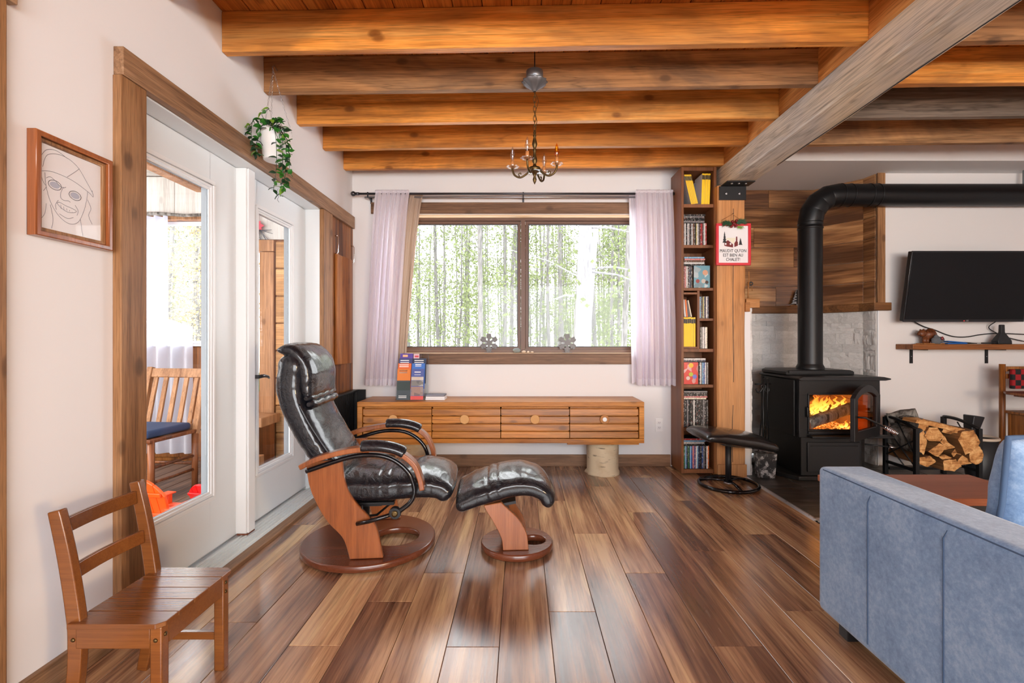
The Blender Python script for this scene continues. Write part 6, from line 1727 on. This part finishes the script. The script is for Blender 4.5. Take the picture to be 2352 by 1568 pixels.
box('apron', M['childchair'], kx0+.014, kx1-.043, ky1-.034, ky1-.014, kz-.075, kz-.0145, kc, .002)
box('stretcher', M['childchair'], kx0+.02, kx1-.043, ky1-.034, ky1-.018, .10, .125, kc, .002)
for (x_, y_, z_, ax_) in ((kx1-.026, ky0+.0125, .275, 'y'), (kx0+.006, ky0+.0145, .275, 'y'), (kx1-.0095, ky0+.028, .285, 'x'), (kx1-.0095, ky1-.03, .29, 'x'), (kx1-.0095, ky1-.03, .26, 'x')):
    s_ = -1 if ax_ == 'y' else 1
    MB().lathe([(.006, 0), (.005, .002*s_), (.002, .0035*s_)], (x_, y_, z_), 12, ax_).build('screw', M['bronze'], kc)

# ---- cabinet in the corner
cb_ = thing('corner_cabinet', 'oak panel cupboard with two chrome handles between door trim and window wall', 'cupboard', (-1.455, 3.98, .1))
for i in range(3):
    a = 3.727+i*.16; box('board', M['cabinet'], XL+.0005, -1.448, a, a+.158, .10, 2.053, cb_, .002, seg=1)
mb = MB(); n = 10
mb.box(-1.447, -1.425, 3.79, 3.905, .905, 1.77); mb.build('overlay_board', M['cabinet'], cb_, .006)
mb = MB()
for i in range(n+1):
    u = i/n; y = 3.906+.225*u; xx = -1.447+.022+.012*math.sin(PI*u)
    mb.v += [Vector((-1.447, y, .905)), Vector((xx, y, .905)), Vector((xx, y, 1.77)), Vector((-1.447, y, 1.77))]
for i in range(n):
    for q in range(4): mb.f.append((i*4+q, i*4+(q+1) % 4, i*4+4+(q+1) % 4, i*4+4+q)); mb.sm.append(False)
mb.f += [(3, 2, 1, 0), (n*4, n*4+1, n*4+2, n*4+3)]; mb.sm += [False]*2
mb.build('overlay_board', M['cabinet'], cb_, .003)
for y, z0, z1 in ((3.80, 1.77, 1.91), (4.16, 1.75, 1.90)):
    mb = MB(); mb.tube([(-1.447, y, z0), (-1.428, y, z0+.004), (-1.422, y, z0+.012), (-1.422, y, z1-.012), (-1.428, y, z1-.004), (-1.447, y, z1)], .004, 8)
    mb.ball((-1.432, y, z0), .007, 8, 6); mb.ball((-1.432, y, z1), .007, 8, 6); mb.build('handle', M['chrome'], cb_)
mr = thing('slatted_rack', 'black slatted metal rack in the corner behind the recliner', 'rack', (-1.39, 3.95, 0))
for i in range(22): box('slat', M['ironlight'], -1.432, -1.418, 3.62+i*.024, 3.632+i*.024, .30, .66, mr, .001, seg=1)
box('rail', M['iron'], -1.436, -1.405, 3.60, 4.16, .285, .299, mr, .003); box('rail', M['iron'], -1.436, -1.39, 3.60, 4.16, .661, .675, mr, .003)
for yy in (3.60, 4.145): box('post', M['iron'], -1.416, -1.395, yy, yy+.015, 0, .66, mr, .002)
box('end_panel', M['ironlight'], -1.44, -1.325, 4.165, 4.18, .30, .675, mr, .003)

# ---- things on the console
YR = 3.93
def rx(px, y=YR): return (px-1196)/1120*y
bh = thing('brochure_holder', 'clear acrylic brochure holder on the left end of the console', 'brochure holder', (rx(945), 3.97, .6085))
lean = .10
def LZ(z): return YR+.03+(z-.61)*.30
hx0_, hx1_ = rx(908), rx(974)
mb = MB(); mb.prism([(3.945, .609), (4.11, .609), (4.112, .615), (LZ(.98)+.055, .985), (LZ(.98)+.051, .985), (4.106, .615), (3.945, .613)], hx0_, hx1_, 'x'); mb.build('back', M['acrylic'], bh)
for xx in (hx0_-.003, hx1_): MB().prism([(3.943, .609), (4.11, .609), (LZ(.98)+.055, .985), (LZ(.98)+.03, .985), (3.943, .66)], xx, xx+.003, 'x').build('side', M['acrylic'], bh)
def brochure(x0, x1, zb, zt, k, col, lab, extra=None):
    y = 3.95+k*.03; t = thing('brochure', lab, 'brochure', ((x0+x1)/2, y, zb))
    sl_ = .16
    def pr(z): return y+(z-zb)*sl_
    def sheet(n, c, a, b, z0, z1, d, mat='flat'):
        mb = MB(); mb.v = [Vector((a, pr(z0)-d, z0)), Vector((b, pr(z0)-d, z0)), Vector((b, pr(z1)-d, z1)), Vector((a, pr(z1)-d, z1)), Vector((a, pr(z0)-d+.0035, z0)), Vector((b, pr(z0)-d+.0035, z0)), Vector((b, pr(z1)-d+.0035, z1)), Vector((a, pr(z1)-d+.0035, z1))]
        mb.f = [(0, 1, 2, 3), (7, 6, 5, 4), (0, 4, 5, 1), (1, 5, 6, 2), (2, 6, 7, 3), (3, 7, 4, 0)]; mb.sm = [False]*6
        o = mb.build(n, M[mat], t); o.color = (*c, 1); return o
    sheet('leaflet', col, x0, x1, zb, zt, 0)
    for (n, c, a, b, z0, z1, m_) in (extra or []): sheet(n, c, x0+(x1-x0)*a, x0+(x1-x0)*b, zb+(zt-zb)*z0, zb+(zt-zb)*z1, .0006 if n != 'top' else .0012, m_)
    return t
wht = srgb(232, 230, 228)
xm = rx(940.5)
def lines(zs, a=.1, b=.8): return [('print_line', wht, a, b, z, z+h, 'flat') for z, h in zs]
brochure(xm+.003, hx1_-.012, .614, .862, 0, srgb(70, 84, 150), 'brochure with a blue top and a red foot in the front right pocket', [('photo_print', srgb(150, 120, 110), .02, .98, .13, .42, 'cover'), ('photo_print', srgb(120, 116, 112), .02, .98, .44, .62, 'cover'), ('photo_print', srgb(196, 180, 164), .02, .98, .63, .74, 'cover'), ('footer_print', srgb(206, 70, 64), .0, 1.0, .0, .12, 'flat')]+lines([(.80, .014), (.88, .03)], .25, .75))
brochure(hx0_+.003, xm-.003, .614, .862, 0, srgb(52, 60, 66), 'brochure with an orange top and a dark night photo in the front left pocket', [('photo_print', srgb(30, 44, 38), .02, .98, .30, .58, 'cover'), ('header_print', srgb(214, 116, 24), .0, 1.0, .62, 1.0, 'flat')]+lines([(.86, .03), (.92, .03), (.06, .02), (.11, .02)], .15, .75))
brochure(xm+.003, hx1_-.008, .70, .905, 1, srgb(54, 108, 190), 'bright blue brochure in the second right pocket', lines([(.88, .02), (.93, .04)], .25, .72))
brochure(hx0_+.003, xm-.003, .70, .905, 1, srgb(222, 98, 30), 'plain orange brochure in the second left pocket', lines([(.86, .03), (.93, .03)], .1, .8))
brochure(xm+.006, hx1_-.003, .74, .945, 2, srgb(34, 48, 78), 'dark navy brochure with white title in the third right pocket', lines([(.82, .03), (.90, .035)], .1, .8))
brochure(hx0_+.003, xm-.001, .74, .945, 2, srgb(50, 56, 110), 'indigo brochure with white title in the third left pocket', lines([(.82, .03), (.90, .035)], .1, .75))
brochure(xm+.003, xm+.05, .78, .982, 3, srgb(214, 180, 190), 'pale pink brochure with a red oval in the back right pocket', [('oval_print', srgb(206, 60, 70), .2, .9, .86, .93, 'flat')])
brochure(hx0_+.006, xm-.004, .78, .985, 3, srgb(84, 58, 150), 'purple brochure with a round picture in the back left pocket', [('round_print', srgb(232, 180, 130), .2, .6, .86, .95, 'flat')])
nb = thing('notebook_stack', 'short stack of grey booklets beside the brochure holder on the console', 'booklets', (rx(998), 4.0, .6085))
for i in range(3): box('booklet', M['graphite'] if i == 2 else M['paper'], rx(975)+.002*i, rx(1020)-.002*i, 3.965+.002*i, 4.09, .609+i*.0145, .6228+i*.0145, nb, .002, seg=1)
# ---- sill things
def snowflake(cx, cz, lab, y=4.30):
    t = thing('snowflake_ornament', lab, 'ornament', (cx, y, .9855))
    mb = MB(); Rr = .079
    for k in range(6):
        a = k*PI/3+PI/6; d = Vector((math.cos(a), 0, math.sin(a))); s_ = Vector((-d.z, 0, d.x))
        Mx = Matrix(((d.x, 0, s_.x, cx), (0, 1-.03*k, 0, y), (d.z, 0, s_.z, cz), (0, 0, 0, 1)))
        mb.box(.008, Rr, -.006, .006, -.011, .011, Mx)
        for f, l in ((.042, .022), (.063, .018)):
            for sg_ in (-1, 1):
                M2 = Mx @ Matrix.Translation((f, 0, 0)) @ Matrix.Rotation(-sg_*.95, 4, 'Y'); mb.box(0, l*1.25, -.0055-.0002*sg_, .0055+.0002*sg_, -.0105, .0105, M2)
    mb.lathe([(.016, -.007), (.016, .007)], (cx, y, cz), 6, 'y'); mb.build('flake', M['greymetal'], t)
    box('base', M['greymetal'], cx-.04, cx+.04, y-.012, y+.012, .9852, .9895, t)
snowflake((1123-1196)/1120*4.30, 1.073, 'grey metal snowflake on the left part of the window sill')
snowflake((1303-1196)/1120*4.30, 1.071, 'grey metal snowflake on the right part of the window sill')
def pebble(px, r, sc_, mat, lab, y=4.29):
    o = MB().ball(((px-1196)/1120*y, y, .9855+r*sc_[2]), r, 14, 10, sc_, .15).build('pebble', M[mat]); props(o, lab, 'pebble')
pebble(1187, .024, (1.4, .9, .85), 'stonepeb', 'smooth grey pebble on the sill left of the mullion')
pebble(1203, .013, (1.5, 1, .8), 'stonepale', 'pale shell on the sill just under the mullion')
pebble(1213, .010, (1.3, 1, .8), 'stonepale', 'small pale stone second from the mullion foot')
pebble(1222, .011, (1.4, 1, .6), 'stonepale', 'flat pale stone farthest right of the sill pebbles')
ou = thing('wall_outlet', 'white double wall socket low on the wall left of the bookcase', 'outlet', ((1514-1196)/1120*4.245, 4.245, .355))
ocx, ocz = (1514-1196)/1120*4.245, .357
box('cover_plate', M['ceramic'], ocx-.034, ocx+.034, 4.2435, 4.249, ocz-.057, ocz+.057, ou, .002)
for dz in (-.022, .022):
    f = box('socket', M['paper'], ocx-.016, ocx+.016, 4.241, 4.2434, ocz+dz-.013, ocz+dz+.013, ou, .002)
    sm2 = MB(); sm2.box(ocx-.007, ocx-.005, 4.2402, 4.2409, ocz+dz-.003, ocz+dz+.006); sm2.box(ocx+.005, ocx+.007, 4.2402, 4.2409, ocz+dz-.003, ocz+dz+.006); sm2.box(ocx-.0015, ocx+.0015, 4.2402, 4.2409, ocz+dz-.009, ocz+dz-.006); sm2.build('slots', M['black'], f)

# ================================================================== THINGS ON THE PORCH
# rocking chair seen through the nearer door
rk = thing('porch_rocking_chair', 'slatted wooden armless chair with a navy cushion on the porch', 'chair', (-2.68, 3.45, 0), math.radians(-6))
for s_ in (-1, 1):
    MB().tube([(s_*.23, -.17, .0), (s_*.23, -.17, .43)], .021, 10).build('leg', M['darkchair'], rk, local=True)
    MB().tube([(s_*.23, .21, .0), (s_*.23, .21, .42)], .021, 10).build('leg', M['darkchair'], rk, local=True)
    MB().box(s_*.23-.022, s_*.23+.022, -.018, .018, 0, .50, Matrix.Translation((0, .215, .40)) @ Matrix.Rotation(-.22, 4, 'X')).build('back_post', M['porchwood'], rk, .006, local=True)
    for z in (.14, .24): MB().tube([(s_*.23, -.17, z), (s_*.23, .21, z)], .010, 8).build('stretcher', M['darkchair'], rk, local=True)
for z in (.18,): 
    for yy in (-.17, .21): MB().tube([(-.23, yy, z), (.23, yy, z)], .010, 8).build('stretcher', M['darkchair'], rk, local=True)
Tb = Matrix.Translation((0, .215, .40)) @ Matrix.Rotation(-.22, 4, 'X')
for i in range(5): MB().box(-.17+i*.085-.017, -.17+i*.085+.017, -.008, .008, .07, .42, Tb).build('back_slat', M['porchwood'], rk, .003, local=True)
MB().box(-.208, .208, -.012, .012, .42, .49, Tb).build('top_rail', M['porchwood'], rk, .006, local=True)
MB().box(-.208, .208, -.012, .012, .03, .075, Tb).build('lower_rail', M['porchwood'], rk, .005, local=True)
MB().box(-.25, .25, -.2, .22, .41, .435).build('seat', M['darkchair'], rk, .006, local=True)
MB().box(-.22, .22, -.19, .19, .437, .49).build('seat_cushion', M['navy'], rk, .022, 3, local=True)
def kidchair(name, lab, mat, loc, rot, sc_):
    t = thing(name, lab, 'chair', loc, rot); s_ = sc_
    Tb = Matrix.Translation((0, .12*s_, .16*s_)) @ Matrix.Rotation(-.35, 4, 'X')
    for i in range(5):
        x = (-.17+i*.085)*s_; hh = lambda q: (.46-.16*abs(q/(.21*s_))**2.4)*s_
        a_, b_ = x-.0405*s_, x+.0405*s_; pts = [(a_*.8, 0), (b_*.8, 0)]+[(b_+(a_-b_)*k/5, hh(b_+(a_-b_)*k/5)) for k in range(6)]
        m_ = MB().prism(pts, -.008, .008, 'y'); m_.v = [Tb @ v for v in m_.v]
        m_.build('back_slat', M[mat], t, .002, 1, local=True)
    for z in (.08, .30): MB().box(-.19*s_, .19*s_, .009, .02, z*s_, (z+.04)*s_, Tb).build('back_rail', M[mat], t, .003, local=True)
    for i in range(4): MB().box(-.18*s_, .18*s_, (-.24+i*.09)*s_, (-.16+i*.09)*s_, (.20-.012*i)*s_, (.215-.012*i)*s_).build('seat_slat', M[mat], t, .003, local=True)
    for q in (-1, 1):
        MB().box((q*.2-.012)*s_, (q*.2+.012)*s_, -.24*s_, -.19*s_, 0, .30*s_).build('leg', M[mat], t, .003, local=True)
        MB().box((q*.2-.012)*s_, (q*.2+.012)*s_, .14*s_, .19*s_, 0, .30*s_).build('leg', M[mat], t, .003, local=True)
        MB().box((q*.22-.05)*s_, (q*.22+.05)*s_, -.27*s_, .2*s_, .30*s_, .315*s_).build('armrest', M[mat], t, .006, local=True)
    return t
kidchair('plastic_kid_chair', 'orange fan-backed plastic child chair just outside the nearer patio door', 'orange', (-2.0, 2.76, 0), math.radians(180-10), .60)
kidchair('plastic_kid_chair', 'red plastic child chair behind the orange one on the porch', 'redpl', (-1.87, 2.98, 0), math.radians(170), .42)
pcu = thing('porch_curtain', 'pale floor-length curtain beside the porch window', 'curtain', (-3.4, 4.42, 0))
def pcf(u, v):
    xr = -3.20 if v < .46 else -3.14
    return (-3.62+(xr+.30*.0+3.62)*u+(.0 if v < .46 else .16*u), 4.425+.022*math.sin(2*PI*5*u+v)+.01*math.sin(u*31), 2.22-v*2.15)
MB().grid(pcf, 90, 30).build('panel', M['porchsheer'], pcu, fix=False)
MB().tube([(-3.75, 4.415, 2.235), (-3.3, 4.412, 2.245), (-3.05, 4.415, 2.225), (-2.72, 4.412, 2.235)], .014, 8).build('driftwood_rod', M['bark'], pcu)
wr_ = thing('poinsettia_spray', 'faded red poinsettia spray hung high on the porch wall', 'wreath', (-2.45, 4.45, 2.1))
mb = MB(); Rw = random.Random(5)
for cx_, cz_2 in ((-2.44, 2.24), (-2.40, 2.14), (-2.46, 2.10)):
    for k in range(9):
        a = k*2*PI/9+Rw.uniform(-.2, .2); L = Rw.uniform(.05, .075); d = Vector((math.cos(a), -.2, math.sin(a))); s_ = Vector((-math.sin(a), 0, math.cos(a)))
        c = Vector((cx_, 4.44, cz_2)); mb.add([c, c+d*L*.5+s_*.02, c+d*L, c+d*L*.5-s_*.02], [(0, 1, 2, 3)])
mb.build('petals', plain('faded_red_petal', srgb(190, 70, 84), .7), wr_, fix=False, solid=.002)
mb = MB()
for k in range(40):
    a = Rw.uniform(PI, 2*PI); c = Vector((-2.43+Rw.uniform(-.06, .06), 4.45, 2.10)); q = c+Vector((math.cos(a)*.12, -.01, math.sin(a)*.16)); mb.tube([c, q], .002, 4)
mb.build('twigs', M['graphitedark'], wr_)
bn = thing('porch_crate', 'wooden crate bench against the log wall of the porch', 'bench', (-2.25, 4.2, 0))
box('top', M['porchwood'], -2.62, -2.18, 4.10, 4.42, .36, .44, bn, .006)
box('body', M['darkchair'], -2.60, -2.22, 4.13, 4.40, .0, .359, bn, .006); box('step', M['porchwood'], -2.45, -2.15, 3.80, 4.09, .06, .14, bn, .006)
for i, (x_, c_, lab) in enumerate(((-2.47, 'navy', 'dark navy bottle standing on the sill of the narrow porch opening'), (-2.415, 'leaf', 'green bottle standing on the sill of the narrow porch opening'))):
    o = MB().lathe([(.026, .6215), (.028, .64), (.028, .76), (.012, .80), (.011, .84)], (x_, 4.53, 0), 14).build('bottle', M[c_]); props(o, lab, 'bottle')
